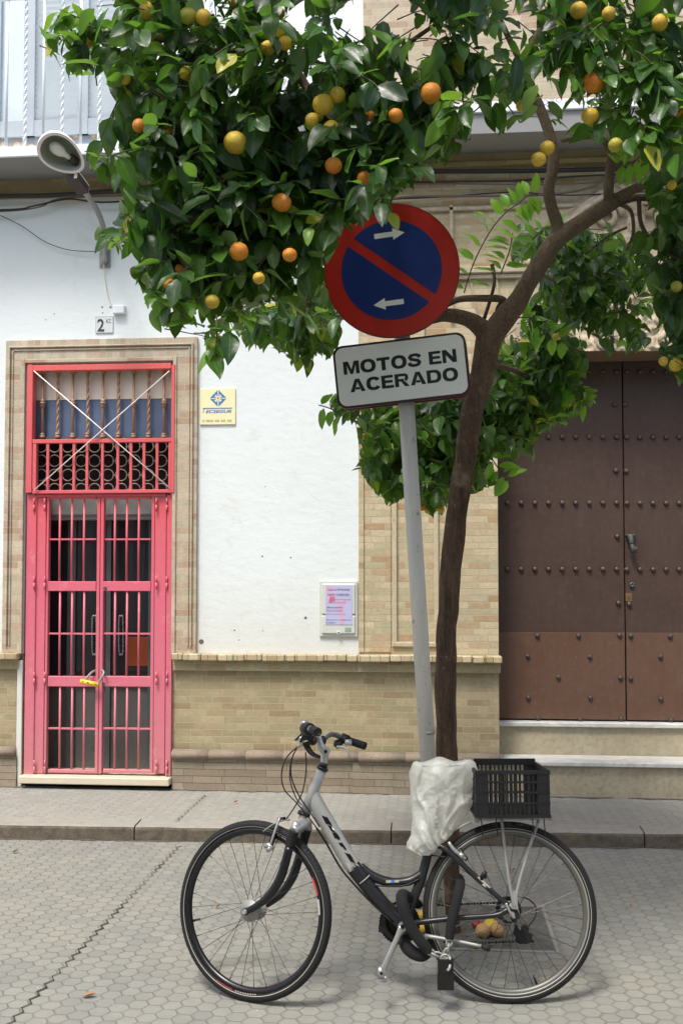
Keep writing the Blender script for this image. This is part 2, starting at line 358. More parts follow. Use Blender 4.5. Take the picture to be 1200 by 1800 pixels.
# hexagonal pavers
def hexmat(name, cA, cB, joint, jw=0.055, jdark=0.6, jb=1.0, sand=0.0):
    t = NT(name); sp = t.n('SeparateXYZ'); t.set(sp.inputs[0], t.pos()); S = 1 / 0.0765
    wn = t.noise(7, 2, out='Color'); cb = t.n('CombineXYZ'); t.set(cb.inputs[0], t.math('MULTIPLY', sp.outputs[1], S)); t.set(cb.inputs[1], t.math('MULTIPLY', sp.outputs[0], S))
    p = t.vm('ADD', cb.outputs[0], (200.0, 173.2050808 * 2, 0)); p = t.vm('ADD', p, t.vm('MULTIPLY', t.vm('SUBTRACT', wn, (0.5, 0.5, 0.5)), (0.22, 0.22, 0)))
    r = (1.0, 1.7320508, 1.0); h = (0.5, 0.8660254, 0.0)
    A = t.vm('SUBTRACT', t.vm('MODULO', p, r), h); B = t.vm('SUBTRACT', t.vm('MODULO', t.vm('SUBTRACT', p, h), r), h)
    fl = (1, 1, 0); A = t.vm('MULTIPLY', A, fl); B = t.vm('MULTIPLY', B, fl)
    sel = t.math('LESS_THAN', t.vm('LENGTH', A, out=1), t.vm('LENGTH', B, out=1))
    mx = t.n('Mix', data_type='VECTOR'); t.set(mx.inputs[0], sel); t.set(mx.inputs[4], B); t.set(mx.inputs[5], A); g = mx.outputs[1]
    ga = t.vm('ABSOLUTE', g); d1 = t.vm('DOT_PRODUCT', ga, (0.5, 0.8660254, 0), out=1); sx = t.n('SeparateXYZ'); t.set(sx.inputs[0], ga)
    e = t.math('SUBTRACT', 0.5, t.math('MAXIMUM', d1, sx.outputs[0]))          # distance to the joint
    cid = t.vm('SUBTRACT', p, g); wnn = t.n('TexWhiteNoise', noise_dimensions='2D'); t.set(wnn.inputs['Vector'], t.vm('MULTIPLY', t.vm('FLOOR', t.vm('ADD', t.vm('MULTIPLY', cid, (2, 1.1547005 * 1, 0)), (0.5, 0.5, 0))), (1, 1, 0)))
    rv = wnn.outputs['Value']
    big = t.noise(1.3, 4, 0.6); mid = t.noise(14, 5, 0.7); fine = t.noise(260, 3, 0.6); edge = t.noise(55, 3)
    jn = t.math('ADD', t.math('MULTIPLY', edge, 0.06), t.math('MULTIPLY', big, 0.05))
    e2 = t.math('SUBTRACT', e, t.math('SUBTRACT', jn, 0.055))
    jm = t.n('MapRange'); t.set(jm.inputs[0], e2); jm.inputs[1].default_value = jw * 0.45; jm.inputs[2].default_value = jw * 1.4; jm.inputs[3].default_value = 1; jm.inputs[4].default_value = 0; jmo = jm.outputs[0]
    c = t.mix(rv, lin(cA), lin(cB)); c = t.mix(t.math('MULTIPLY', t.ramp(big, [(0.42, 0), (0.7, 1)]), 0.55), c, lin((cB[0] + 12, cB[1] + 8, cB[2] - 2)))
    c = t.mix(t.math('MULTIPLY', t.ramp(mid, [(0.35, 0), (0.7, 1)]), 0.3), c, tuple(x * 0.7 for x in lin(cA)[:3]) + (1,))
    c = t.mix(t.math('MULTIPLY', t.ramp(fine, [(0.4, 0), (0.7, 1)]), 0.3), c, tuple(x * 0.55 for x in lin(cA)[:3]) + (1,))
    jc = t.mix(t.ramp(t.noise(5, 4), [(0.35, 0), (0.65, 1)]), lin(joint), tuple(min(1, x * 1.9) for x in lin(joint)[:3]) + (1,))
    c = t.mix(t.math('MULTIPLY', jmo, jdark), c, jc)
    specks = t.ramp(t.noise(70, 2, 0.3), [(0.775, 0), (0.79, 1)]); c = t.mix(specks, c, lin((212, 208, 196)))
    spk2 = t.ramp(t.noise(38, 2, 0.3, vec=t.vm('ADD', t.pos(), (7, 3, 0))), [(0.77, 0), (0.79, 1)]); c = t.mix(t.math('MULTIPLY', spk2, 0.6), c, lin((110, 92, 72)))
    hh = t.math('SUBTRACT', t.math('ADD', t.math('MULTIPLY', mid, 0.25), t.math('MULTIPLY', rv, 0.35)), t.math('MULTIPLY', jmo, 1.0))
    b1 = t.bump(hh, 0.6 * jb, 0.006); b2 = t.bump(fine, 0.35, 0.0015, b1)
    return t.fin(c, 0.82, b2)
M['road'] = hexmat('hexagonal_pavers', (128, 129, 123), (142, 142, 134), (88, 85, 76), jdark=0.5)
M['pave'] = hexmat('pavement_pavers', (142, 142, 135), (152, 152, 144), (100, 98, 90), jdark=0.5, jb=0.6)
M['crack'] = simple('open_joint', (66, 62, 54), 0.95)
# pink gate paint, fading towards dusty pale pink near the ground (dust), coral at the top
t = NT('pink_paint'); sp = t.n('SeparateXYZ'); t.set(sp.inputs[0], t.pos()); n1 = t.noise(3, 5, 0.6); n2 = t.noise(70, 4)
mr = t.n('MapRange'); t.set(mr.inputs[0], t.math('ADD', sp.outputs[2], t.math('MULTIPLY', n1, 0.4))); mr.inputs[1].default_value = 0.1; mr.inputs[2].default_value = 3.3
c = t.ramp(mr.outputs[0], [(0.0, lin((186, 128, 128))), (0.22, lin((204, 116, 130))), (0.5, lin((214, 104, 124))), (0.72, lin((216, 94, 102))), (1.0, lin((218, 98, 92)))])
c = t.mix(t.math('MULTIPLY', t.ramp(n2, [(0.4, 0), (0.75, 1)]), 0.2), c, lin((170, 78, 84)))
c = t.mix(t.math('MULTIPLY', t.ramp(t.noise(9, 6, 0.7), [(0.6, 0), (0.7, 1)]), 0.35), c, lin((226, 168, 168)))
rm = t.n('MapRange'); t.set(rm.inputs[0], sp.outputs[2]); rm.inputs[1].default_value = .1; rm.inputs[2].default_value = .75; rm.inputs[3].default_value = .75; rm.inputs[4].default_value = .22
chip = t.math('MULTIPLY', t.ramp(t.noise(38, 5, .75), [(0.60, 0), (0.66, 1)]), rm.outputs[0]); c = t.mix(chip, c, lin((120, 96, 84)))
c = t.mix(t.math('MULTIPLY', t.ramp(t.noise(5, 5, .7, vec=t.vm('MULTIPLY', t.pos(), (5, 5, .6))), [(0.5, 0), (0.75, 1)]), .4), c, lin((184, 120, 124)))
M['pink'] = t.fin(c, 0.42, t.bump(n1, 0.1, 0.01))
# oxblood portal paint
def portal(name, c1, c2, c3):
    t = NT(name); n1 = t.noise(1.6, 5, 0.65); n2 = t.noise(24, 6, 0.7); n3 = t.noise(90, 3); v = t.noise(7, 5, 0.7, vec=t.vm('MULTIPLY', t.pos(), (4, 1, 0.5)))
    c = t.mix(t.ramp(n1, [(0.3, 0), (0.7, 1)]), lin(c1), lin(c2)); c = t.mix(t.math('MULTIPLY', t.ramp(n2, [(0.5, 0), (0.75, 1)]), 0.35), c, lin(c3))
    c = t.mix(t.math('MULTIPLY', t.ramp(v, [(0.5, 0), (0.8, 1)]), 0.35), c, tuple(x * 0.6 for x in lin(c1)[:3]) + (1,))
    c = t.mix(t.ramp(n3, [(0.73, 0), (0.76, 1)]), c, lin((176, 150, 138)))
    return t.fin(c, t.math('ADD', 0.38, t.math('MULTIPLY', n2, 0.25)), t.bump(n2, 0.12, 0.004))
M['portal'] = portal('oxblood_sheet_metal', (64, 46, 39), (76, 58, 49), (94, 77, 68))
M['portal_low'] = portal('rusty_sheet_metal', (92, 62, 44), (100, 76, 61), (114, 94, 82))
M['stud'] = simple('iron_stud', (88, 70, 64), 0.45, metal=0.2, var=0.3)
M['stud_dark'] = simple('dark_iron_stud', (72, 64, 64), 0.45, metal=0.3, var=0.3)
# bark
t = NT('bark'); sp = t.n('SeparateXYZ'); t.set(sp.inputs[0], t.pos()); n1 = t.noise(9, 7, 0.75, vec=t.vm('MULTIPLY', t.pos(), (3.2, 3.2, 0.55)), dist=.6); n2 = t.noise(80, 5, 0.75); n3 = t.noise(6, 5, .7)
c = t.mix(t.ramp(n1, [(0.36, 0), (0.62, 1)]), lin((52, 38, 27)), lin((104, 80, 58)))
mr = t.n('MapRange'); t.set(mr.inputs[0], t.math('ADD', sp.outputs[2], n3)); mr.inputs[1].default_value = 2.7; mr.inputs[2].default_value = 3.6
c = t.mix(t.math('MULTIPLY', mr.outputs[0], 0.75), c, lin((134, 116, 96)))
c = t.mix(t.math('MULTIPLY', t.ramp(n2, [(0.45, 0), (0.68, 1)]), 0.55), c, lin((44, 33, 25)))
c = t.mix(t.math('MULTIPLY', t.ramp(n3, [(0.56, 0), (0.66, 1)]), 0.5), c, lin((142, 130, 106)))
c = t.mix(t.math('MULTIPLY', t.ramp(t.noise(33, 3), [(0.70, 0), (0.74, 1)]), 0.8), c, lin((168, 160, 140)))
M['bark'] = t.fin(c, 0.92, t.bump(t.math('ADD', n1, t.math('MULTIPLY', n2, 0.5)), 1.0, 0.016))
# leaves
def leafmat(name, ramp_, back, trans, tw=0.28):
    t = NT(name); at = t.n('Attribute', attribute_name='tint'); uv = t.n('Attribute', attribute_name='vein')
    c = t.ramp(at.outputs['Fac'], ramp_); vein = t.math('MULTIPLY', t.ramp(uv.outputs['Fac'], [(0.0, 1), (0.12, 0)]), 0.45)
    c = t.mix(vein, c, tuple(min(1, x) for x in lin(back)[:3]) + (1,))
    n1 = t.noise(40, 4); c = t.mix(t.math('MULTIPLY', t.ramp(n1, [(0.55, 0), (0.8, 1)]), 0.18), c, lin((140, 146, 104)))
    bf = t.n('NewGeometry').outputs['Backfacing']; c2 = t.mix(bf, c, lin(back))
    bm = t.bump(t.noise(55, 3), 0.35, 0.004)
    t.fin(c2, t.math('ADD', 0.22, t.math('MULTIPLY', n1, 0.30)), bm)
    tr = t.n('BsdfTranslucent'); t.set(tr.inputs[0], t.mix(at.outputs['Fac'], lin(trans), lin((150, 200, 60))))
    ms = t.n('MixShader'); ms.inputs[0].default_value = tw; t.set(ms.inputs[1], t.b.outputs[0]); t.set(ms.inputs[2], tr.outputs[0]); t.t.links.new(ms.outputs[0], t.out.inputs[0])
    return t.m
M['leaf'] = leafmat('orange_tree_leaf', [(0.0, lin((26, 48, 26))), (0.40, lin((40, 72, 32))), (0.72, lin((62, 102, 36))), (0.95, lin((106, 146, 46))), (0.985, lin((122, 152, 50))), (1.0, lin((178, 172, 62)))], (112, 136, 84), (96, 150, 36), .32)  # darkest greens put the shade of inner leaves into their colour
M['leaf_new'] = leafmat('young_leaf', [(0.0, lin((84, 136, 44))), (1.0, lin((150, 196, 70)))], (150, 186, 90), (150, 210, 60), 0.4)
M['twig'] = simple('green_twig', (82, 84, 54), 0.8)
def fruitmat(name, c1, c2):
    t = NT(name); n1 = t.noise(22, 4); n2 = t.noise(130, 3); c = t.mix(t.ramp(n1, [(0.35, 0), (0.65, 1)]), lin(c1), lin(c2))
    c = t.mix(t.math('MULTIPLY', t.ramp(n2, [(0.62, 0), (0.68, 1)]), 0.7), c, lin((92, 62, 30))); c = t.mix(t.math('MULTIPLY', t.ramp(t.noise(30, 5, .8, vec=t.vm('ADD', t.pos(), (3, 9, 1))), [(0.6, 0), (0.68, 1)]), .55), c, lin((120, 104, 48)))
    return t.fin(c, 0.5, t.bump(t.noise(320, 2), 0.6, 0.002))
M['fruit_orange'] = fruitmat('orange_peel', (206, 118, 24), (214, 142, 38)); M['fruit_yellow'] = fruitmat('yellow_peel', (204, 160, 42), (196, 172, 58)); M['fruit_green'] = fruitmat('greenish_peel', (164, 168, 60), (176, 160, 50))
M['fruit_old'] = fruitmat('old_fruit', (172, 138, 84), (196, 150, 92))
# bag
t = NT('white_plastic_bag'); n1 = t.noise(28, 5, 0.6, dist=1.5)
t.fin(lin((228, 229, 222)), 0.24, t.bump(n1, 0.55, 0.012), **{'Transmission Weight': 0.0})
tr = t.n('BsdfTranslucent'); tr.inputs[0].default_value = lin((236, 236, 226)); ms = t.n('MixShader'); ms.inputs[0].default_value = 0.5
t.set(ms.inputs[1], t.b.outputs[0]); t.set(ms.inputs[2], tr.outputs[0]); t.t.links.new(ms.outputs[0], t.out.inputs[0]); M['bag'] = t.m
t = NT('azulejo'); v = t.n('TexVoronoi', {'Scale': 22.0}); t.set(v.inputs['Vector'], t.pos()); c = t.ramp(v.outputs['Distance'], [(0.3, lin((226, 228, 230))), (0.42, lin((70, 100, 160))), (0.5, lin((226, 228, 230)))]); M['azulejo'] = t.fin(c, 0.3)
t = NT('azulejo_ochre'); v = t.n('TexVoronoi', {'Scale': 14.0}); t.set(v.inputs['Vector'], t.pos()); c = t.ramp(v.outputs['Distance'], [(0.3, lin((206, 200, 190))), (0.42, lin((180, 140, 84))), (0.6, lin((150, 160, 170)))]); M['azulejo_ochre'] = t.fin(c, 0.4)
# ---------------------------------------------------------------- text
def text_mesh(s, ol, ax, ay, width, height, mat, name, parent, bold=0.0, th=0.0008, nrm=None, loc=None, shear=0.0):
    cu = bpy.data.curves.new('t', 'FONT'); cu.body = s; cu.size = 1; cu.offset = bold; cu.shear = shear; cu.resolution_u = 4
    ob = bpy.data.objects.new('t', cu); C.objects.link(ob); dg = bpy.context.evaluated_depsgraph_get(); me = bpy.data.meshes.new_from_object(ob.evaluated_get(dg))
    bpy.data.objects.remove(ob); xs = [v.co.x for v in me.vertices]; ys = [v.co.y for v in me.vertices]
    x0, x1, y0, y1 = min(xs), max(xs), min(ys), max(ys); ol = Vector(ol); n = nrm if nrm is not None else ax.cross(ay)
    mb = MB(); vv = [ol + ax * ((v.co.x - x0) / (x1 - x0) * width) + ay * ((v.co.y - y0) / (y1 - y0) * height) + n * th for v in me.vertices]
    mb.add(vv, [tuple(p.vertices) for p in me.polygons]); bpy.data.meshes.remove(me)
    return mb.build(name, mat, parent, loc)
# ================================================================ GROUND
kl = Gd(0, 1475); kr = Gd(1200, 1492); ksl = (kr.y - kl.y) / (kr.x - kl.x)
def ky(x): return kl.y + (x - kl.x) * ksl
KH = 0.09; PZ = 0.10; XA, XB = -14.0, 14.0
mb = MB(); n = 40
mb.add([(-60, -40, 0), (60, -40, 0), (60, 60, 0), (-60, 60, 0)], [(0, 1, 2, 3)]); struct(mb.build('road', M['road']))
# kerb stones
joints = [XA] + [Gd(px, py, KH).x for px, py in ((-560, 1450), (-210, 1450), (237, 1452), (687, 1458), (1130, 1462))]
while joints[-1] < XB: joints.append(joints[-1] + 1.05)
mb = MB()
for i in range(len(joints) - 1):
    a, b = joints[i] + 0.004, joints[i + 1] - 0.004; dz = rnd.uniform(-0.002, 0.002); m = 10
    for k in range(m):
        x0 = a + (b - a) * k / m; x1 = a + (b - a) * (k + 1) / m
        def prof(x, sgn=1):
            j = 0.004 * noise.noise(Vector((x * 9, i, 0))); y = ky(x) + j; e = 0.006 * noise.noise(Vector((x * 7, 3, i)))
            return [(x, y + 0.002, -0.05), (x, y, KH - 0.02 + e), (x, y + 0.006, KH - 0.006 + e), (x, y + 0.022, KH + dz), (x, y + 0.16, KH + 0.008 + dz), (x, y + 0.16, -0.05)]
        pa, pb = prof(x0), prof(x1); mb.cur = 0; mb.add(pa + pb, [(0, 6, 7, 1), (1, 7, 8, 2)]); mb.cur = 1; mb.add(pa + pb, [(2, 8, 9, 3), (3, 9, 10, 4), (4, 10, 11, 5)])
        mb.cur = 0
        if k == 0: mb.add(pa, [(0, 1, 2, 3, 4, 5)])
        if k == m - 1: mb.add(pb, [(5, 4, 3, 2, 1, 0)])
struct(mb.build('kerb', [M['kerb'], M['kerb_top']]))
mb = MB(); mb.add([(XA, ky(XA) + 0.158, PZ - 0.004), (XB, ky(XB) + 0.158, PZ - 0.004), (XB, YW + 1.0, PZ), (XA, YW + 1.0, PZ)], [(0, 1, 2, 3)]); struct(mb.build('pavement', M['pave']))
def dirtline(name, x0, x1, yf, z, wb, mat):
    mb = MB(); n_ = int((x1 - x0) / .02); vv = []
    for i in range(n_ + 1):
        x = x0 + (x1 - x0) * i / n_; q = wb * max(.08, .5 + .9 * noise.noise(Vector((x * 5, z, 1))) + .5 * noise.noise(Vector((x * 23, z, 5)))); vv += [(x, yf(x), z), (x, yf(x) - q, z)]
    mb.add(vv, [(2 * i + 1, 2 * i + 3, 2 * i + 2, 2 * i) for i in range(n_)]); struct(mb.build(name, mat))
dirtline('dirt_at_wall_foot', XA, XB, lambda x: YW - .03, PZ + .003, .05, M['footdirt']); dirtline('dirt_at_kerb_foot', XA, XB, lambda x: ky(x) + .01, .004, .035, M['footdirt'])
# open zigzag joints along the paver columns
def zigzag(mb, x0, y0, y1, z, w0, slope=0.0):
    s = 0.0765 / 2; y = y0; k = 0; pts = []
    while y < y1:
        pts.append((x0 + slope * (y - y0) + (0.011 if k % 2 else -0.011), y)); y += s; k += 1
    for i in range(len(pts) - 1):
        a = Vector(pts[i] + (z,)); b = Vector(pts[i + 1] + (z,)); d = (b - a).normalized(); nn = Vector((d.y, -d.x, 0))
        wv = w0 * max(0.0, 0.55 + 0.9 * abs(noise.noise(Vector((x0, i * 0.16, 0)))) * 2)
        if noise.noise(Vector((x0, i * 0.21, 8))) < -0.48: continue
        mb.add([a - nn * wv - d * wv * .5, a + nn * wv - d * wv * .5, b + nn * wv + d * wv * .5, b - nn * wv + d * wv * .5], [(0, 1, 2, 3)])
mb = MB(); g0 = Gd(20, 1795); g1 = Gd(315, 1487)
zigzag(mb, g0.x, g0.y - 0.5, g1.y, 0.004, 0.0034, (g1.x - g0.x) / (g1.y - g0.y))
g0 = Gd(310, 1444, PZ); g1 = Gd(355, 1396, PZ); zigzag(mb, g0.x, g0.y, g1.y, PZ + 0.003, 0.0026, 0.02)
struct(mb.build('open_joint_in_paving', M['crack']))
# tree pit
pa = Gd(792, 1668); pb = Gd(1008, 1668)
TB = P(789, 1640, 4.75); TB.z = 0.0
pit = MB(); cx, cy = TB.x + 0.16, TB.y + 0.08; hw = 0.30
pit.add([(cx - hw, cy - hw, 0.006), (cx + hw, cy - hw, 0.006), (cx + hw, cy + hw, 0.006), (cx - hw, cy + hw, 0.006)], [(0, 1, 2, 3)])
for i in range(60):
    x = cx + rnd.uniform(-hw, hw) * .93; y = cy + rnd.uniform(-hw, hw) * .93; pit.sphere((x, y, 0.006), rnd.uniform(0.006, 0.016), 6, 4, (1, 1, 0.5), 0.4)
struct(pit.build('tree_pit', M['soil']))
pe = MB(); b = 0.018
for (x0, y0, x1, y1) in ((cx - hw - b, cy - hw - b, cx + hw + b, cy - hw), (cx - hw - b, cy + hw, cx + hw + b, cy + hw + b), (cx - hw - b, cy - hw, cx - hw, cy + hw), (cx + hw, cy - hw, cx + hw + b, cy + hw)):
    pe.box(x0, y0, -0.02, x1, y1, 0.007, 0.002)
struct(pe.build('tree_pit_edging', M['kerb_top']))

# ================================================================ BUILDING
HB = thing('town_house', 'white plastered house with ochre brick plinth, pink gated doorway, oxblood portal and balconies', 'house', (0, YW, 0))
def X(px, py=1000, off=0.0): return Wp(px, py, off).x
def Z(py, px=600, off=0.0): return Wp(px, py, off).z
def wbox(mb, px0, py0, px1, py1, o0, o1, bev=0.0):
    ym = (py0 + py1) / 2; xm = (px0 + px1) / 2; mb.box(X(px0, ym, o1), YW - o0, Z(py1, xm, o1), X(px1, ym, o1), YW - o1, Z(py0, xm, o1), bev)
xl, xr = -12.0, 12.0; ZR = 9.5
dX0, dX1 = X(44), X(304); dZ1 = Z(640, 175); dZ0 = Z(1368, 170)
pX0 = X(875, 1000); pX1 = pX0 + 2 * (X(1097, 1000, -0.33) - pX0) ; pZ1 = Z(619, 1000)
cZ = Z(1152, 500); plX = X(630, 900); bandZ = Z(338, 400)
T = -0.5
mb = MB()
mb.box(xl, YW, cZ, dX0, YW - T, bandZ); mb.box(dX0, YW, dZ1, dX1, YW - T, bandZ); mb.box(dX1, YW, cZ, plX, YW - T, bandZ)
mb.build('plaster_wall', M['plaster'], HB)
mb = MB(); mb.box(xl, YW + 0.012, 0.0, dX0, YW - T, cZ); mb.box(dX1, YW + 0.012, 0.0, plX, YW - T, cZ); mb.box(plX, YW + 0.0, 0.0, pX0, YW - T, cZ); mb.box(pX1, YW, 0, xr, YW - T, cZ)
mb.build('brick_plinth', M['brick'], HB)
mb = MB(); zt = Z(300, 800)
mb.box(plX, YW - 0.0, cZ, pX0, YW - T, zt)
mb.build('brick_pilaster', M['brick_cream'], HB)
mb = MB(); mb.box(pX0, YW, pZ1, pX1, YW + 0.5, zt); mb.box(pX1, YW, cZ, xr, YW + 0.5, zt); mb.build('brick_wall', M['brick_cream'], HB)
# pilaster relief: raised borders round a sunk panel
mb = MB()
wbox(mb, 631, 640, 639, 1146, 0, 0.012)
for (a, b_, o) in ((641, 686, 0.008),): wbox(mb, a, 600, b_, 1146, 0, o)
mb.build('panel_border', M['brick_cream'], HB); mb = MB(); wbox(mb, 689, 600, 697, 1136, 0, 0.02, 0.004); wbox(mb, 762, 600, 770, 1136, 0, 0.02, 0.004); wbox(mb, 689, 1129, 770, 1137, 0, 0.0225, 0.004)
wbox(mb, 741, 400, 745, 600, 0, 0.02); wbox(mb, 790, 360, 796, 560, 0, 0.03)
mb.build('panel_molding', M['cream_stone'], HB)
# horizontal architrave over the portal
mb = MB(); wbox(mb, 735, 462, 1400, 474, 0, 0.05, 0.006); wbox(mb, 735, 476, 1400, 484, 0, 0.03, 0.004); wbox(mb, 700, 355, 1400, 362, 0, 0.03, 0.004)
for i in range(9):   # splayed voussoirs
    px = 850 + i * 42; s = (px - 1098) * 0.10; a = Wp(px, 612, 0.012); b_ = Wp(px + s, 486, 0.012)
    mb.tube([a, b_], 0.008, 4)
mb.build('architrave', M['stucco'], HB)
mb = MB(); mb.box(pX0 + 0.002, YW - 0.012, pZ1 - 0.006, pX1 - .002, YW + 0.325, pZ1 + 0.05); mb.build('lintel', M['lintel'], HB)
# carved stucco ornament: broken scroll pediment, volutes, wreath with bust
mb = MB()
def scr(pts, r, off=0.03): mb.tube([Wp(x, y, off) for x, y in pts], r, 10, 5)
def spiral(cx_, cy_, r0, turns, sgn, rad, off=0.04):
    p = []
    for k in range(int(turns * 14)):
        a = k / 14 * 2 * math.pi; rr = r0 * (1 - k / (turns * 14) * 0.85); p.append(Wp(cx_ + sgn * rr * math.cos(a), cy_ - rr * math.sin(a), off))
    mb.tube(p, [rad * (1 - 0.5 * i / len(p)) for i in range(len(p))], 8)
scr([(930, 470), (960, 430), (1000, 395), (1045, 350), (1080, 335)], [0.05, 0.05, 0.045, 0.04, 0.03])
scr([(940, 455), (975, 415), (1020, 372), (1060, 345)], 0.02, 0.07)
spiral(1068, 378, 26, 1.6, 1, 0.028); spiral(1165, 378, 26, 1.6, -1, 0.028)
scr([(1300, 470), (1270, 430), (1230, 395), (1190, 350), (1150, 335)], [0.05, 0.05, 0.045, 0.04, 0.03])
paths = [([(930, 480), (960, 435), (1000, 398), (1045, 352), (1085, 335)], 22, .05), ([(975, 505), (985, 560), (1010, 598), (1050, 616), (1085, 600)], 16, .05), ([(1300, 480), (1270, 430), (1230, 395), (1190, 350), (1150, 335)], 22, .05),
  ([(1120 + 66 * math.cos(k / 16 * 6.283), 548 + 66 * math.sin(k / 16 * 6.283)) for k in range(17)], 15, .06), ([(1120 + 40 * math.cos(k / 12 * 6.283), 545 + 44 * math.sin(k / 12 * 6.283)) for k in range(13)], 10, .04),
  ([(1000, 470), (1030, 450), (1050, 420), (1090, 410), (1120, 430)], 14, .035), ([(1040, 500), (1030, 540), (1048, 580)], 12, .035), ([(1110, 330), (1120, 380), (1105, 420)], 16, .05), ([(1255, 505), (1245, 560), (1220, 600), (1180, 616)], 16, .05), ([(1120, 500), (1120, 590)], 30, .05)]
def segd(px, py, a, b_):
    dx, dy = b_[0] - a[0], b_[1] - a[1]; t_ = max(0, min(1, ((px - a[0]) * dx + (py - a[1]) * dy) / (dx * dx + dy * dy))); return math.hypot(px - a[0] - t_ * dx, py - a[1] - t_ * dy), t_
GX, GY = 170, 130; vv = []
for j_ in range(GY + 1):
    for i_ in range(GX + 1):
        px = 905 + (1330 - 905) * i_ / GX; py = 322 + (617 - 322) * j_ / GY; h_ = 0
        for pt, wd2, hh in paths:
            best = (1e9, 0)
            for q_ in range(len(pt) - 1):
                d_, t_ = segd(px, py, pt[q_], pt[q_ + 1])
                if d_ < best[0]: best = (d_, q_ + t_)
            if best[0] < wd2: h_ = max(h_, hh * math.sqrt(max(0, 1 - (best[0] / wd2) ** 2)) * (.72 + .28 * math.sin(best[1] * 9 + best[0] * .25)))
        nz = noise.noise(Vector((px * .045, py * .045, 0))) + .6 * noise.noise(Vector((px * .12, py * .12, 4)))
        h_ *= .72; h_ += .010 * nz * (2.0 if h_ > .005 else .5) + .002
        vv.append(Wp(px, py, 0.006 + max(-.004, h_)))
mb.add(vv, [(j_ * (GX + 1) + i_, (j_ + 1) * (GX + 1) + i_, (j_ + 1) * (GX + 1) + i_ + 1, j_ * (GX + 1) + i_ + 1) for j_ in range(GY) for i_ in range(GX)], True)
spiral(1062, 600, 20, 1.5, 1, 0.022); spiral(1180, 600, 20, 1.5, -1, 0.022); spiral(995, 530, 20, 1.5, -1, 0.026)
mb.build('carved_ornament', M['stucco'], HB)
# ledge of bricks on edge and torus molding at the foot
def ledge(mb, x0, x1, proud):
    x = x0; k = 0
    while x < x1 - 0.01:
        w_ = min(rnd.uniform(0.07, 0.26), x1 - x); jz = rnd.uniform(-0.003, 0.003); jy = rnd.uniform(-0.006, 0.004)
        mb.box(x + 0.002, YW - 0.0, cZ - 0.036 + jz, x + w_ - 0.002, YW - proud - jy, cZ + 0.012 + jz, 0.007); x += w_
mb = MB(); ledge(mb, xl, dX0 - 0.02, 0.085); ledge(mb, dX1 + 0.012, plX, 0.08); ledge(mb, plX, pX0 + 0.02, 0.10); ledge(mb, pX1, xr, 0.1); mb.build('ledge', M['brick_ledge'], HB)
mb = MB()
for a, b_, o in ((xl, dX0 - 0.03, 0.03), (dX1 + 0.012, plX, 0.03), (plX, pX0 + 0.01, 0.045), (pX1, xr, 0.045)): mb.box(a, YW + 0.02, cZ - 0.11, b_, YW - o, cZ - 0.039)
mb.build('ledge_course', M['brick'], HB)
zb = Z(1327, 500); mb = MB()
def torus(mb, a, b_, o):
    pr = [(0.0, 0.035), (-0.02, 0.034), (-0.02, 0.028), (-0.045, 0.024), (-0.062, 0.008), (-0.064, -0.008), (-0.055, -0.024), (-0.03, -0.034), (0.0, -0.035)]
    nseg = max(1, int((b_ - a) / 0.25))
    for i in range(nseg):
        x0 = a + (b_ - a) * i / nseg + 0.001; x1 = a + (b_ - a) * (i + 1) / nseg - 0.001; m = len(pr); jz = rnd.uniform(-0.002, 0.002)
        mb.add([(x0, YW - o + y, zb + z + jz) for y, z in pr] + [(x1, YW - o + y, zb + z + jz) for y, z in pr], [(k, k + 1, m + k + 1, m + k) for k in range(m - 1)] + [tuple(range(m))[::-1], tuple(range(m, 2 * m))], True)
for q_ in ((xl, dX0 - 0.04, 0.005), (dX1 + 0.012, plX, 0.005), (plX, pX0, 0.02), (pX1, xr, 0.02)): mb = MB(); torus(mb, *q_); mb.build('base_molding', M['molding'], HB)
mb = MB()
for a, b_, o in ((xl, dX0 - 0.03, 0.035), (dX1 + 0.012, plX - 0.04, 0.035), (plX - 0.04, pX0, 0.05), (pX1, xr, 0.05)):
    m = max(2, int((b_ - a) / 0.06)); vv = []; rows = 5
    for i in range(m + 1):
        for j in range(rows):
            x = a + (b_ - a) * i / m; z = PZ - 0.02 + (zb - 0.034 - PZ + 0.02) * j / (rows - 1); dd = 0.012 * noise.noise(Vector((x * 6, z * 9, 2))) * (1.4 if j < 2 else 0.5)
            vv.append((x, YW - o - dd - (0.01 if j == 0 else 0), z))
    fs = [(i * rows + j, (i + 1) * rows + j, (i + 1) * rows + j + 1, i * rows + j + 1) for i in range(m) for j in range(rows - 1)]
    mb.add(vv, fs, True); mb.box(a, YW + 0.02, PZ - 0.02, b_, YW - o + 0.012, zb - 0.034)
mb.build('foot_course', M['brick_plinth'], HB)
# portal steps
mb = MB(); sz1 = Z(1339, 1040); sz2 = Wp(1040, 1271, -0.24).z
mb.box(pX0 + 0.001, YW - 0.0, 0.0, pX1, YW + 0.28, sz1 - 0.03); mb.box(pX0 + 0.001, YW + 0.262, sz1, pX1, YW + 0.6, sz2 - 0.03); mb.build('step', M['step_riser'], HB)
mb = MB(); mb.box(pX0 - 0.012, YW - 0.03, sz1 - 0.03, pX1, YW + 0.262, sz1, 0.004); mb.box(pX0 + 0.001, YW + 0.235, sz2 - 0.03, pX1, YW + 0.6, sz2, 0.004); mb.build('step_tread', M['marble'], HB)
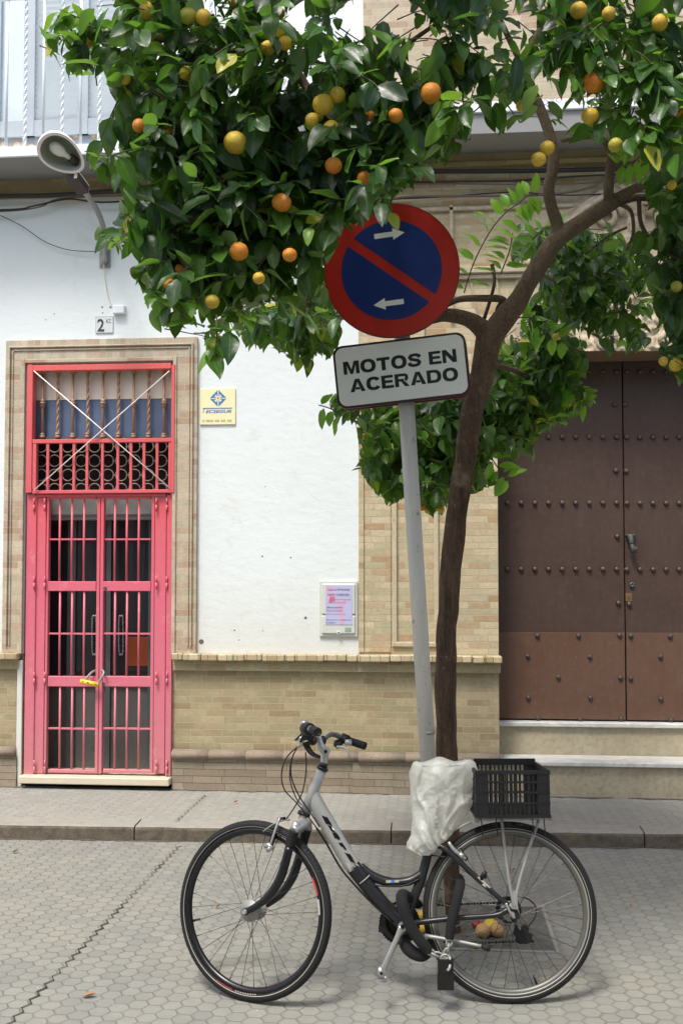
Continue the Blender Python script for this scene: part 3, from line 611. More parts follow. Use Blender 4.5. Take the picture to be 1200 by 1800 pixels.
# portal door leaves
DO = -0.33; yd = YW + 0.33; xc = X(1097, 1000, DO)
mb = MB(); mb.box(pX0 + 0.001, yd + 0.05, sz2, pX1, yd + 0.17, pZ1 + 0.03); mb.build('portal_backing', M['interior'], HB)
studm = MB(); studm.sphere((0, 0, 0), 0.0175, 14, 8, (1, 0.8, 1)); studm.cyl((0, 0.012, 0), (0, 1, 0), 0.0195, 0.008, 14)
def wd(px, py, off=DO): return Wp(px, py, off)
lowz = wd(1050, 1112).z
for side in (0, 1):
    a = pX0 - 0.05 if side == 0 else xc + 0.004; b_ = xc - 0.004 if side == 0 else pX1 + 0.05
    mb = MB(); mb.box(a, yd + 0.0, sz2 + 0.012, b_, yd + 0.045, pZ1 + 0.03, 0.003)
    leaf = mb.build('portal_door', M['portal'], HB)
    mb = MB(); mb.box(a + 0.002, yd - 0.004, sz2 + 0.014, b_ - 0.002, yd + 0.0, lowz, 0.001); mb.build('kick_plate', M['portal_low'], leaf)
    st = []
    rows = [(653, 9), (768, 9), (884, 9), (1000.5, 9)]
    for py, nn in rows:
        for i in range(nn):
            px = (891.5 + (1083 - 891.5) * i / 8) if side == 0 else (1101 + 23 * i)
            st.append((px, py + (0 if side == 0 else 0.5), 0))
    if side == 0:
        st += [(1080, 711, 0), (1082, 827, 0), (1084, 943, 0), (1086, 1060, 0)]
        st += [(x, y, 1) for x, y in ((944, 1118), (1016, 1118), (1088, 1117), (927, 1154), (1036, 1155), (981, 1191), (1090, 1192), (928, 1227), (1037, 1227), (945, 1263), (1019, 1265), (1091, 1264))]
    else:
        st += [(1098, 711, 0), (1100, 828, 0), (1105, 1062, 0), (1115, 1062 - 0, 0)][:3]
        st += [(x, y, 1) for x, y in ((1108, 1118), (1177, 1119), (1160, 1155), (1108, 1193), (1161, 1229), (1179, 1266), (1228, 1119), (1240, 1193), (1250, 1266))]
    for px, py, k in st:
        p = wd(px, py, DO + 0.008); sob = studm.build('stud', M['stud_dark' if k else 'stud'], leaf, loc=(0, 0, 0))
        sob.location = p - Vector(HB['_o'])
        sob.data = bpy.data.meshes['stud%s' % ('_k' if k else '')] if bpy.data.meshes.get('stud%s' % ('_k' if k else '')) and False else sob.data
    if side == 1:
        mb = MB(); mb.cur = 0; p = wd(1106, 942, DO + 0.01); mb.box(p.x - 0.034, yd - 0.03, p.z - 0.0, p.x + 0.036, yd, p.z + 0.012, 0.003)
        mb.tube([p + Vector((0.0, -0.02, 0.0)), p + Vector((0.004, -0.035, -0.035)), p + Vector((0.005, -0.04, -0.06)), p + Vector((0.012, -0.045, -0.09)), p + Vector((0.018, -0.04, -0.115))], [0.026, 0.02, 0.015, 0.02, 0.012], 10, 3)
        mb.ring(p + Vector((0.005, -0.04, -0.052)), (0, 0.1, 1), 0.018, [(0.003, 0.003), (0.003, -0.003), (-0.003, -0.003), (-0.003, 0.003)], 16)
        for k in range(4): mb.tube([p + Vector((0.006 + k * 0.009, -0.055, -0.085)), p + Vector((0.004 + k * 0.010, -0.06, -0.105)), p + Vector((0.006 + k * 0.010, -0.045, -0.122))], 0.0055, 6, 2)
        mb.build('hand_knocker', M['knocker'], leaf)
        mb = MB(); p = wd(1110, 1028, DO + 0.004); mb.ring(p, (0, 1, 0), 0.012, [(0.007, -0.01), (0.007, 0.0), (-0.006, 0.0), (-0.006, -0.01)], 20); mb.cyl(p, (0, 1, 0), 0.008, 0.008, 14); mb.build('lock_cylinder', M['knocker'], leaf)
        mb = MB(); p = wd(1104, 1050, DO + 0.003); mb.box(p.x - 0.022, yd - 0.004, p.z - 0.03, p.x + 0.024, yd, p.z + 0.03, 0.001); mb.cyl(p + Vector((0, -0.004, 0)), (0, 1, 0), 0.007, 0.006, 12); mb.build('lock_plate', M['brass_plate'], leaf)
# brick surround of the pink doorway
mb = MB(); oX0, oX1 = X(10, 900), X(347, 900); sTop = Z(597, 178); e = 0.0
def frame_(mb, x0, x1, top, bot, wd_, o0, o1, inner=True, top_w=None):
    tw_ = top_w or wd_; mb.box(x0, YW - o0, bot, x0 + wd_, YW - o1, top - tw_); mb.box(x1 - wd_, YW - o0, bot, x1, YW - o1, top - tw_); return (x0, top - tw_, x1, top)
wS = dX0 - oX0; wS2 = oX1 - dX1
mb.box(oX0, YW, cZ + 0.012, dX0 - 0.012, YW - 0.03, dZ1 + 0.03); mb.build('door_surround', M['brick_pale'], HB); mb = MB(); mb.box(dX1 + 0.012, YW, cZ + 0.012, oX1, YW - 0.03, dZ1 + 0.03); mb.build('door_surround', M['brick_pale'], HB)
mb = MB(); mb.box(oX0, YW, dZ1 + 0.03, oX1, YW - 0.03, sTop, 0.002); mb.build('surround_header', M['brick_pale_v'], HB)
mb = MB()
for ins, w_, o in ((0.028, 0.012, 0.048), (0.052, 0.010, 0.040)):
    x0, x1, tp = oX0 + ins, oX1 - ins, sTop - ins - 0.02
    mb.box(x0, YW - 0.03, cZ + 0.06, x0 + w_, YW - o, tp, 0.003); mb.box(x1 - w_, YW - 0.03, cZ + 0.06, x1, YW - o, tp, 0.003); mb.box(x0 + w_, YW - 0.03, tp - w_, x1 - w_, YW - o, tp, 0.003)
mb.box(dX0 - 0.03, YW - 0.03, cZ + 0.0, dX0 - 0.001, YW - 0.042, dZ1 + 0.04, 0.004); mb.box(dX1 + 0.001, YW - 0.03, cZ, dX1 + 0.03, YW - 0.042, dZ1 + 0.04, 0.004); mb.box(dX0 - 0.001, YW - 0.03, dZ1 + 0.008, dX1 + 0.001, YW - 0.042, dZ1 + 0.038, 0.004)
mb.build('surround_molding', M['brick_pale'], HB)
mb = MB(); mb.box(dX0 - 0.04, YW - 0.0, PZ - 0.01, dX0 - 0.0, YW - 0.02, cZ - 0.05, 0.004); mb.build('door_jamb_plaster', M['plaster'], HB)
# doorway interior
DI = 0.30; mb = MB(); mb.box(dX0 - 0.2, YW + 0.55, 0, dX1 + 0.2, YW + 2.4, dZ1 + 0.3)
tmp = MB(); x0, x1, z1_ = dX0, dX1, dZ1
tmp.add([(x0, YW + .01, PZ), (x0, YW + 1.8, PZ), (x1, YW + 1.8, PZ), (x1, YW + .01, PZ)], [(0, 1, 2, 3)][:1])
tmp.add([(x0 - .3, YW + 1.8, PZ), (x1 + .3, YW + 1.8, PZ), (x1 + .3, YW + 1.8, z1_), (x0 - .3, YW + 1.8, z1_)], [(0, 3, 2, 1)])
tmp.add([(x0, YW + .5, PZ), (x0, YW + 1.8, PZ), (x0, YW + 1.8, z1_), (x0, YW + .5, z1_)], [(0, 1, 2, 3)]); tmp.add([(x1, YW + .5, PZ), (x1, YW + 1.8, PZ), (x1, YW + 1.8, z1_), (x1, YW + .5, z1_)], [(3, 2, 1, 0)])
tmp.build('hallway', M['interior'], HB)
G1 = -0.26      # glass door plane, behind the wall face
zs0 = Z(1362, 170, 0.0)
def gx(px, py=1100, off=G1): return Wp(px, py, off).x
def gz(py, px=175, off=G1): return Wp(px, py, off).z
mb = MB(); yg = YW - G1
xm = gx(192)
mb.box(gx(80), yg, PZ, xm - 0.004, yg + 0.01, gz(1205)); mb.box(xm + 0.004, yg, PZ, gx(290), yg + 0.01, gz(1205)); gd = mb.build('glass_door', M['glassy_mat'], HB)
mb = MB(); mb.box(gx(80), yg, gz(1203), xm - 0.004, yg + 0.01, gz(905)); mb.box(xm + 0.004, yg, gz(1203), gx(290), yg + 0.01, gz(905)); mb.build('upper_glass', M['glassy'], gd)
mb = MB()
for a, b_ in ((30, 82), (120, 134), (188, 196), (262, 310)): mb.box(gx(a), yg - 0.022, PZ, gx(b_), yg - 0.001, gz(905))
mb.box(gx(82), yg - 0.02, gz(1207), gx(262), yg - 0.001, gz(1199)); mb.build('door_frame', M['grey_dark'], gd)
for px in (166, 213):
    mb = MB(); a = Wp(px, 1088, G1 + 0.03); b_ = Wp(px, 1145, G1 + 0.03); xx = 0.03
    mb.tube([a + Vector((-xx / 2, 0, 0)), b_ + Vector((-xx / 2, 0, 0)), b_ + Vector((0, 0, -0.02)), b_ + Vector((xx / 2, 0, 0)), a + Vector((xx / 2, 0, 0)), a + Vector((0, 0, 0.02))], 0.006, 8, 4, closed=True); mb.build('pull_handle', M['chrome'], gd)
mb = MB(); mb.box(gx(222), yg - 0.006, gz(1170), gx(262), yg - 0.002, gz(1119)); mb.build('orange_poster', M['orange_cloth'], gd)
mb = MB(); mb.box(gx(30), yg - 0.13, gz(906, off=-0.13), gx(310), yg + 0.1, gz(874, off=-0.13), 0.01); mb.box(gx(30), yg - 0.10, gz(915), gx(310), yg + 0.02, gz(907), 0.004)
mb.build('roller_shutter_box', M['shutter'], HB)
mb = MB(); mb.box(gx(30), yg - 0.02, gz(868), gx(330), yg + 0.02, gz(772)); mb.build('fanlight_dark', M['interior'], HB)
mb = MB(); mb.box(dX0, YW + 0.075, Z(770, 175, -.075), dX1, YW + 0.15, Z(702, 175, -.075)); mb.build('blue_panel', M['blue_glass'], HB)
mb = MB(); mb.box(dX0, YW + 0.07, Z(702, 175, -.07), dX1, YW + 0.15, dZ1); mb.build('cream_panel', M['cream'], HB)
mb = MB(); mb.box(dX0 + .001, YW + 0.02, dZ1 - 0.0, dX1 - .001, YW + 0.3, dZ1 + 0.02); mb.box(dX0, YW + 0.05, Z(774, 175, -.05), dX1, YW + 0.2, Z(767, 175, -.05)); mb.build('transom', M['grey_dark'], HB)
# gilt balusters (alternating ringed and twisted), plane 0.16 behind the face
GB = -0.035
for i, px in enumerate((75, 101.5, 128, 154, 181, 208, 235, 261, 288)):
    mb = MB(); a = Wp(px, 768, GB); b_ = Wp(px + 1, 650, GB)
    if i % 2 == 0:
        mb.tube([a, b_], 0.010, 10)
        for tt, r_, h_ in ((0.0, 0.020, 0.012), (0.035, 0.015, 0.012), (0.50, 0.022, 0.008), (0.53, 0.016, 0.02), (0.47, 0.016, 0.02), (0.97, 0.018, 0.02)): mb.cyl(a + (b_ - a) * tt, b_ - a, r_, h_ * 1.6, 12)
    else:
        mb.tube([a + (b_ - a) * k / 40 for k in range(41)], 0.012, 4, twist=0.35)
        for tt in (0.0, 0.04, 0.97): mb.cyl(a + (b_ - a) * tt, b_ - a, 0.018, 0.02, 12)
    mb.build('baluster', M['gold'], HB)
# iron ring grille
mb = MB(); GR = -0.05
for r_ in range(4):
    for c_ in range(11):
        px = 73 + 23.4 * c_ - (r_ % 2) * 0; py = 785 + r_ * 25; p = Wp(px, py, GR)
        mb.tube([p + Vector((0.043 * math.cos(k / 20 * 6.283), 0, 0.043 * math.sin(k / 20 * 6.283))) for k in range(20)], 0.0045, 6, closed=True)
        if c_ < 10: q = Wp(px + 11.7, py, GR); mb.box(q.x - 0.014, q.y - 0.003, q.z - 0.004, q.x + 0.014, q.y + 0.003, q.z + 0.004)
mb.build('ring_grille', M['iron'], HB)
# pink cage over the fanlight
def P2(px, py, off): return Wp(px, py, off)
def pbox(mb, x0, y0, x1, y1, o0, o1, bev=0.003): wbox(mb, x0, y0, x1, y1, o0, o1, bev)
mb = MB(); OB = 0.05
pbox(mb, 47, 641, 57, 866, -0.02, OB); pbox(mb, 301, 641, 307, 866, -0.02, OB); pbox(mb, 57, 640, 301, 650, -0.02, OB - 0.004); pbox(mb, 57, 861, 301, 867, -0.02, OB - 0.003)
pbox(mb, 57, 771, 301, 778, 0.0, OB - 0.006); pbox(mb, 57.2, 778.5, 64, 861, 0.0, OB - 0.008); pbox(mb, 296, 778.5, 300.8, 861, 0.0, OB - 0.008)
cage = mb.build('fanlight_cage', M['pink'], HB)
for px in (84, 107, 130, 153, 180, 207, 230, 253, 276):
    mb = MB(); pbox(mb, px - 2.3, 778, px + 2.3, 862, 0.02, OB - 0.012, 0.002); mb.build('bar', M['pink'], cage)
for (a, b_, o) in (((60, 652), (299, 858), OB + 0.004), ((298, 652), (60, 862), OB + 0.011)):
    mb = MB(); mb.tube([Wp(a[0], a[1], o), Wp(b_[0], b_[1], o)], 0.0042, 6); mb.build('brace', M['lamp_shell'], cage)
# pink gate
mb = MB(); GO = 0.02
pbox(mb, 45, 869, 62, 1364, -0.05, GO); pbox(mb, 292, 869, 302, 1364, -0.05, GO); pbox(mb, 62.2, 868, 291.8, 873, -0.05, GO)
gate = mb.build('entrance_gate', M['pink'], HB)
def leafgate(x0, x1, first):
    mb = MB(); d0, d1 = -0.035, 0.008
    # outer strip and frame
    s0, s1 = (62.5, 79) if first else (271, 291); pbox(mb, s0, 874, s1, 1360, d0, d1)
    f0, f1 = (80, 84) if first else (265, 270.5); pbox(mb, f0, 874, f1, 1360, d0, d1 + 0.004)
    c0, c1 = (169, 174.5) if first else (175.5, 181); pbox(mb, c0, 874, c1, 1360, d0, d1 + 0.004)
    a, b_ = (84, 169) if first else (181, 265)
    pbox(mb, a, 1022, b_, 1039, d0, d1 + 0.002); pbox(mb, a, 1189, b_, 1207, d0, d1 + 0.002); pbox(mb, a, 1353, b_, 1359, d0, d1); pbox(mb, a, 873, b_, 877, d0, d1)
    for py in (948, 1114, 1281): pbox(mb, a, py - 1.5, b_, py + 1.5, d0 + 0.01, d1 - 0.01, 0.001)
    lf = mb.build('gate_leaf', M['pink'], gate)
    bx = [a + (b_ - a) * (k + 1) / 4 for k in range(3)]
    for x in bx:
        for (y0, y1) in ((877, 1022), (1039, 1189), (1207, 1353)):
            mb = MB(); mb.tube([Wp(x + 1, y0, -0.006), Wp(x - 0.5, y1, -0.006)], 0.0085, 8); mb.build('bar', M['pink'], lf) if False else mb.build('gate_bar', M['pink'], gate)
leafgate(62, 175, True); leafgate(175, 292, False)
for py in (885, 1022, 1190, 1345):
    for px in (60.5, 79, 275, 293.5):
        mb = MB(); a = Wp(px, py - 9, 0.028); b_ = Wp(px - 0.2, py + 14, 0.028); mb.tube([a, a + (b_ - a) * .48], 0.0062, 8); mb.tube([a + (b_ - a) * .5, b_], 0.0078, 8); mb.build('hinge', M['pink'], gate)
for px, py in ((185, 1034), (182, 1202)):
    mb = MB(); mb.cyl(Wp(px, py, 0.014), (0, 1, 0), 0.012, 0.01, 14); mb.build('lock_cylinder', M['knocker'], gate)
mb = MB(); wbox(mb, 32, 1367, 297, 1380, -0.3, 0.10, 0.006); mb.build('threshold', M['marble_old'], HB)
# ---- upper storey: band, balconies, window
mb = MB(); zl = Z(316, 100); mb.box(xl, YW - 0.02, bandZ + 0.0, plX - 0.001, YW + 0.5, zl); mb.box(plX, YW - 0.04, zt, xr, YW + 0.5, Z(272, 900) )
mb.box(plX, YW - 0.07, Z(300, 800), xr, YW - 0.04, Z(292, 800)); mb.box(xl, YW - 0.035, bandZ, plX - .001, YW - 0.02, bandZ + 0.03)
mb.build('brick_band', M['brick_yellow'], HB)
xs_ = X(520, 290)
zl0, zr0 = zl + 0.0, Z(272, 900)
mb = MB(); mb.box(xl, YW - 0.42, zl0, xs_, YW + 0.5, zl0 + 0.055)
balL = mb.build('balcony', M['slab'], HB)
mb = MB(); fr = Wp(50, 262, 0.44); mb.box(xl, YW - 0.44, zl0 + 0.001, xs_, YW - 0.42, zl0 + 0.075, 0.004); mb.box(xl, YW - 0.42, zl0 + 0.055, xs_, YW, zl0 + 0.075); mb.build('fascia', M['white_paint'], balL)
for i in range(22):
    px = 15 + i * 32.6
    if px > 560: break
    mb = MB(); a = Wp(px - 4, 262, 0.40); a.z = zl0 + 0.075; b_ = a + Vector((0, 0, 1.1)); 
    if i % 2 == 0: mb.tube([a, b_], 0.011, 8)
    else: mb.tube([a + (b_ - a) * k / 60 for k in range(61)], 0.014, 4, twist=0.5)
    mb.build('railing_bar', M['white_paint'], balL)
mb = MB(); mb.box(xl, YW - 0.42, zl0 + 1.17, xs_, YW - 0.38, zl0 + 1.2); mb.build('handrail', M['white_paint'], balL)
mb = MB(); mb.box(xs_, YW - 0.38, zr0, xr, YW + 0.5, zr0 + 0.14); balR = mb.build('balcony', M['slab'], HB); 
mb = MB(); mb.box(xs_, YW - 0.40, zr0 + 0.14, xr, YW + 0.0, zr0 + 0.165, 0.004); mb.build('fascia', M['white_paint'], balR)
mb = MB(); mb.box(X(690, 200), YW - 0.3, zr0 + 0.165, xr, YW - 0.27, zr0 + 0.26); mb.build('tile_strip', M['azulejo'], balR)
mb = MB(); mb.box(X(640, 100), YW - 0.12, zr0 + 0.165, xr, YW + 0.5, ZR); mb.build('upper_brick_wall', M['brick_pale'], HB)
mb = MB(); mb.box(xl, YW - 0.0, zl0 + 0.075, X(640, 100) - 0.002, YW + 0.5, ZR); mb.build('upper_plaster_wall', M['plaster'], HB)
mb = MB(); wz = Z(240, 100, 0.02)
mb.box(xl, YW - 0.02, zl0 + 0.075, X(640, 100) - .002, YW - 0.0, wz); mb.build('sill_tiles', M['azulejo_ochre'], HB)
mb = MB(); ww = lambda px: X(px, 120, 0.04)
for a, b_ in ((-60, 2), (48, 62), (138, 156), (236, 250)): mb.box(ww(a), YW - 0.05, wz, ww(b_), YW, wz + 2.1)
mb.box(ww(-60), YW - 0.045, wz + 0.0, ww(250), YW, wz + 0.12); mb.box(ww(-60), YW - 0.045, wz + 2.1, ww(250), YW, wz + 2.2); win = mb.build('balcony_window', M['grey_paint'], HB)
mb = MB(); mb.box(ww(2), YW - 0.02, wz + .12, ww(48), YW - .002, wz + 2.1); mb.build('pane', M['pale_blue'], win)
for a, b_ in ((62, 138), (156, 236)):
    mb = MB(); z = wz + 0.13
    while z < wz + 2.08:
        mb.add([(ww(a), YW - 0.012, z), (ww(b_), YW - 0.012, z), (ww(b_), YW - 0.032, z + 0.036), (ww(a), YW - 0.032, z + 0.036), (ww(a), YW - 0.012, z + 0.046), (ww(b_), YW - 0.012, z + 0.046)], [(0, 1, 2, 3), (3, 2, 5, 4)]); z += 0.046
    mb.build('blind', M['white_paint'], win)
OH = thing('unseen_opposite_house', 'plain cream house across the street, out of view, added to block low sky light', 'house', (0, -5, 0))
mb = MB(); mb.box(-13, -9, 0, 13, -5, 7.6)  # unseen facade, added so the top of the portal recess falls darker
mb.build('wall', M['plaster'], OH)
for x in (-9, -5.5, -2, 1.5, 5, 8.5):
    for z in (1.0, 4.4):
        m_ = MB(); m_.box(x, -5.0, z, x + 1.3, -4.97, z + 2.0); w_ = m_.build('window', M['grey_paint'], OH); m_ = MB(); m_.box(x + .08, -4.97, z + .08, x + 1.22, -4.962, z + 1.92); m_.build('pane', M['glassy'], w_)
# ================================================================ WALL FIXTURES
vx, vz, vn = Vector((1, 0, 0)), Vector((0, 0, 1)), Vector((0, -1, 0))
for px, py, r_ in ((461, 978, 1.6), (511, 980, 1.4), (354, 1128, 4.5), (412, 1108, 1.5), (96, 552, 1.2), (81, 562, 1.0), (180, 540, 1.7), (194, 540, 1.7), (181, 550, 1.2), (462, 1109, 1.0), (537, 1086, 2.4), (420, 1125, 1.2)):
    mb = MB(); c_ = Wp(px, py, .0008); q_ = r_ / 243; mb.poly([(q_ * (1 + .35 * noise.noise(Vector((px, k, 0)))) * math.cos(k / 10 * 6.283), q_ * (1 + .35 * noise.noise(Vector((px, k, 3)))) * math.sin(k / 10 * 6.283)) for k in range(10)], c_, Vector((1, 0, 0)), Vector((0, 0, 1)), Vector((0, -1, 0)), .0006); mb.build('pock_mark', M['cable_grey'], HB)
# street lamp on bent arm
base = Wp(183, 440, 0.0); L = thing('wall_lamp', 'white shell street lamp on a bent grey arm above the pink doorway', 'street lamp', base)
mb = MB(); wbox(mb, 175, 425, 194, 470, 0.0, 0.012, 0.002)
for px, py in ((178, 465), (191, 465), (178, 430), (191, 430)): mb.cyl(Wp(px, py, 0.016), (0, 1, 0), 0.007, 0.01, 8)
mb.build('wall_plate', M['galv'], L)
mb = MB(); A_ = Wp(185, 462, 0.035); B_ = Wp(184, 430, 0.05)
armpts = [A_, B_, Wp(182, 400, 0.10), Wp(172, 372, 0.22), Wp(158, 350, 0.38), Wp(148, 335, 0.48)]
mb.tube(armpts, 0.020, 12, 5); mb.build('arm', M['galv'], L)
hd = Wp(140, 315, 0.55); mb = MB(); ax_ = (Wp(118, 300, 0.72) - Wp(148, 340, 0.48)).normalized(); sd_ = ax_.cross(Vector((0, -0.5, -1))).normalized(); nn_ = sd_.cross(ax_).normalized()
mb.obox(Wp(137, 322, 0.58), ax_ * 0.085, sd_ * 0.042, nn_ * 0.03); mb.build('gear_housing', M['lamp_dark'], L)
mb = MB(); mb.obox(Wp(144, 320, 0.58) , ax_ * 0.088, sd_ * 0.012, nn_ * 0.034); mb.build('housing_cover', M['lamp_shell'], L)
# shell: elongated bowl, opening faces the viewer / down
Hc = Wp(109, 272, 0.80); fdir = (CAM - Hc); fdir.z = 0; on = (fdir.normalized() * 0.72 + Vector((0.10, 0, -0.72))).normalized()
la = (Wp(84, 250, .8) - Wp(130, 300, .8)); la = (la - on * la.dot(on)).normalized(); lb = on.cross(la)
def bowl(rad, depth, flip):
    vv = []; fs = []; nr, ns = 12, 40
    for i in range(nr + 1):
        ph = i / nr * math.pi / 2
        for k in range(ns):
            th = 2 * math.pi * k / ns; rx = 0.168 * (1 - 0.10 * math.cos(th) * -1); a_ = math.cos(th) * 0.168 * rad * math.cos(ph); b__ = math.sin(th) * 0.120 * rad * (1 + 0.22 * math.cos(th)) * math.cos(ph)
            vv.append(Hc + la * a_ + lb * b__ - on * depth * math.sin(ph))
    for i in range(nr):
        for k in range(ns):
            q = (i * ns + k, i * ns + (k + 1) % ns, (i + 1) * ns + (k + 1) % ns, (i + 1) * ns + k); fs.append(q if flip else q[::-1])
    return vv, fs
mb = MB(); v1, f1 = bowl(1.0, 0.17, False); v2, f2 = bowl(0.87, 0.14, True); mb.add(v1, f1, True); o_ = len(v1)
mb.add(v1[:40] + v2[:40], [(k, (k + 1) % 40, 40 + (k + 1) % 40, 40 + k) for k in range(40)]); mb.build('shell', M['lamp_shell'], L)
mb = MB(); mb.add(v2, f2, True); mb.build('reflector', M['reflector'], L)
mb = MB(); a = Hc - la * 0.075 - on * 0.05; b_ = Hc + la * 0.085 - on * 0.05
mb.tube([a + (b_ - a) * t_ for t_ in (0, 0.25, 0.32, 0.45, 0.7, 0.9, 1.0)], [0.016, 0.018, 0.022, 0.036, 0.042, 0.034, 0.01], 16); mb.build('bulb', M['bulb'], L)
mb = MB(); mb.cyl(Hc - la * 0.10 - on * 0.06, la, 0.03, 0.06, 16); mb.build('lamp_socket', M['lamp_dark'], L)
# lamp wire + junction box + tile
mb = MB(); mb.tube([Wp(183, 462, 0.03), Wp(184, 485, 0.012), Wp(190, 520, 0.008), Wp(197, 541, 0.012)], 0.0035, 6, 4)
tag(mb.build('lamp_wire', M['wire'], loc=Wp(190, 541, 0)), 'thin cream wire hanging from the wall lamp plate', 'wire')
b0 = Wp(207, 551, 0); J = thing('junction_box', 'small white junction box beside the end of the lamp wire', 'junction box', b0)
mb = MB(); wbox(mb, 198, 536, 219, 551, 0, 0.035, 0.004); mb.build('box_body', M['white_paint'], J)
mb = MB(); wbox(mb, 199, 537, 218, 550, 0.0352, 0.039, 0.002); mb.build('box_lid', M['white_paint'], J)
b0 = Wp(184, 586, 0); J = thing('house_number_tile', 'white glazed house number tile reading 2 above the pink doorway', 'house number', b0)
mb = MB(); wbox(mb, 168, 556, 199, 585, 0, 0.008, 0.001); mb.build('tile', M['tile_white'], J)
mb = MB(); 
for q in ((168, 556, 199, 557), (168, 584, 199, 585), (168, 556, 169, 585), (198, 556, 199, 585)): wbox(mb, *q, 0.008, 0.009)
mb.build('tile_border', M['grey_paint'], J)
text_mesh('2', Wp(171.5, 583, 0.0085), vx, vz, 0.052, 0.095, M['tile_ink'], 'numeral', J, 0.02, nrm=vn)
text_mesh('ACC', Wp(186.5, 568, 0.0085), vx, vz, 0.04, 0.03, M['tile_ink'], 'lettering', J, 0.0, nrm=vn)
# security sign
b0 = Wp(383, 746, 0); J = thing('security_sign', 'cream yellow square alarm company sign with blue diamond logo on the white wall', 'sign', b0)
mb = MB(); wbox(mb, 351.5, 683, 414, 746.5, 0, 0.012, 0.003); mb.build('sign_plate', M['yellow_sign'], J)
mb = MB(); c0 = Wp(383.5, 700, 0.0125); u = 1 / 243.0
def pl(mb, pts, sc=u, base=c0, th=0.001): mb.poly([(x * sc, y * sc) for x, y in pts], base, vx, vz, vn, th)
for sx in (1, -1):
    for sy in (1, -1):
        for q in ([(1.0, 14.5), (1.0, 9.5), (9.5, 1.0), (14.5, 1.0)], [(1.0, 9.5), (1.0, 4), (2.6, 4), (2.6, 7.9)], [(9.5, 1.0), (4, 1.0), (4, 2.4), (8.1, 2.4)]):
            pl(mb, [(x * sx, y * sy) for x, y in q])
pl(mb, [(-27, -18.6), (26, -18.6), (26, -17.2), (-27, -17.2)])
mb.build('logo', M['logo_blue'], J)
mb = MB(); pl(mb, [(-1.6, -1.6), (1.6, -1.6), (1.6, 1.6), (-1.6, 1.6)]); mb.build('logo_centre', M['logo_red'], J)
text_mesh('T', Wp(356.6, 726.2, 0.0125), vx, vz, 4.6 * u, 8.6 * u, M['logo_blue'], 'lettering', J, 0.018, nrm=vn, shear=0.3)
text_mesh('ECSEGUR', Wp(361.6, 726.2, 0.0125), vx, vz, 46.5 * u, 5.6 * u, M['logo_blue'], 'lettering', J, 0.018, nrm=vn, shear=0.3)
text_mesh('☎ 902 40 50 30'.replace('☎', 'II'), Wp(356.5, 742, 0.0125), vx, vz, 52 * u, 3.8 * u, M['print_grey'], 'phone_number', J, 0.0, nrm=vn)
# meter box + poster
b0 = Wp(594, 1119, 0); J = thing('meter_box', 'white plastic meter box set in the wall, carrying a lilac poster', 'meter box', b0)
mb = MB(); wbox(mb, 561, 1021, 628, 1119, 0, 0.018, 0.004); mb.build('box_frame', M['box_white'], J)
mb = MB(); wbox(mb, 565, 1026, 624, 1080, 0.018, 0.03, 0.006); wbox(mb, 565, 1082, 624, 1114, 0.018, 0.03, 0.006); mb.build('box_door', M['box_white'], J)
mb = MB(); wbox(mb, 592, 1109, 598, 1115, 0.03, 0.036, 0.002); mb.build('latch', M['white_paint'], J)
mb = MB(); mb.cyl(Wp(595, 1112, 0.038), (0, 1, 0), 0.006, 0.005, 12); mb.build('latch_hole', M['sign_black'], J)
mb = MB(); wbox(mb, 606, 1103, 617, 1110.5, 0.03, 0.032); mb.build('label', M['label_green'], J)
b0 = Wp(596, 1098, 0.03); J = thing('poster', 'lilac paper poster for pattern cutting classes taped on the meter box', 'poster', b0)
mb = MB(); wbox(mb, 572, 1029, 619, 1098, 0.0302, 0.033); mb.build('sheet', M['paper'], J)
mb = MB(); q = lambda x, y: (x - 596, 1063 - y); cp = Wp(596, 1063, 0.0332)
pl(mb, [q(574, 1030), q(585, 1030), q(588, 1048), q(590, 1056), q(583, 1060), q(576, 1058)], base=cp, th=0.0004); pl(mb, [q(592, 1060), q(600, 1052), q(608, 1054), q(604, 1064), q(605, 1097), q(598, 1097), q(596, 1080)], base=cp, th=0.0004)
mb.build('artwork', M['ink_pink'], J)
mb = MB(); pl(mb, [q(580, 1049), q(588, 1049), q(588.5, 1056), q(580, 1060), q(578, 1056)], base=cp + vn * 0.0005, th=0.0004); mb.build('artwork', M['ink_red'], J)
for s_, x0, y0, w_, h_, mt in (('Clases de PATRONAJE', 576, 1039, 38, 4.2, 'ink'), ('CORTE Y CONFECCIÓN', 576, 1047.5, 37, 5, 'ink'), ('para Principiantes', 588, 1055.5, 28, 3.4, 'ink_red'), ('profesional', 577, 1060.5, 30, 3, 'ink_red'), ('abierta matrícula', 574, 1069, 27, 3.2, 'ink'), ('Plazas limitadas', 574, 1074.5, 27, 3.4, 'ink_red'), ('horario de mañana y tarde', 573, 1080.5, 34, 2, 'ink'), ('Información y reservas en', 573, 1091, 43, 2.6, 'ink'), ('el teléfono', 573, 1095.5, 16, 2.6, 'ink')):
    text_mesh(s_, Wp(x0, y0, 0.0342), vx, vz, w_ * u, h_ * u, M[mt], 'lettering', J, 0.0, nrm=vn)
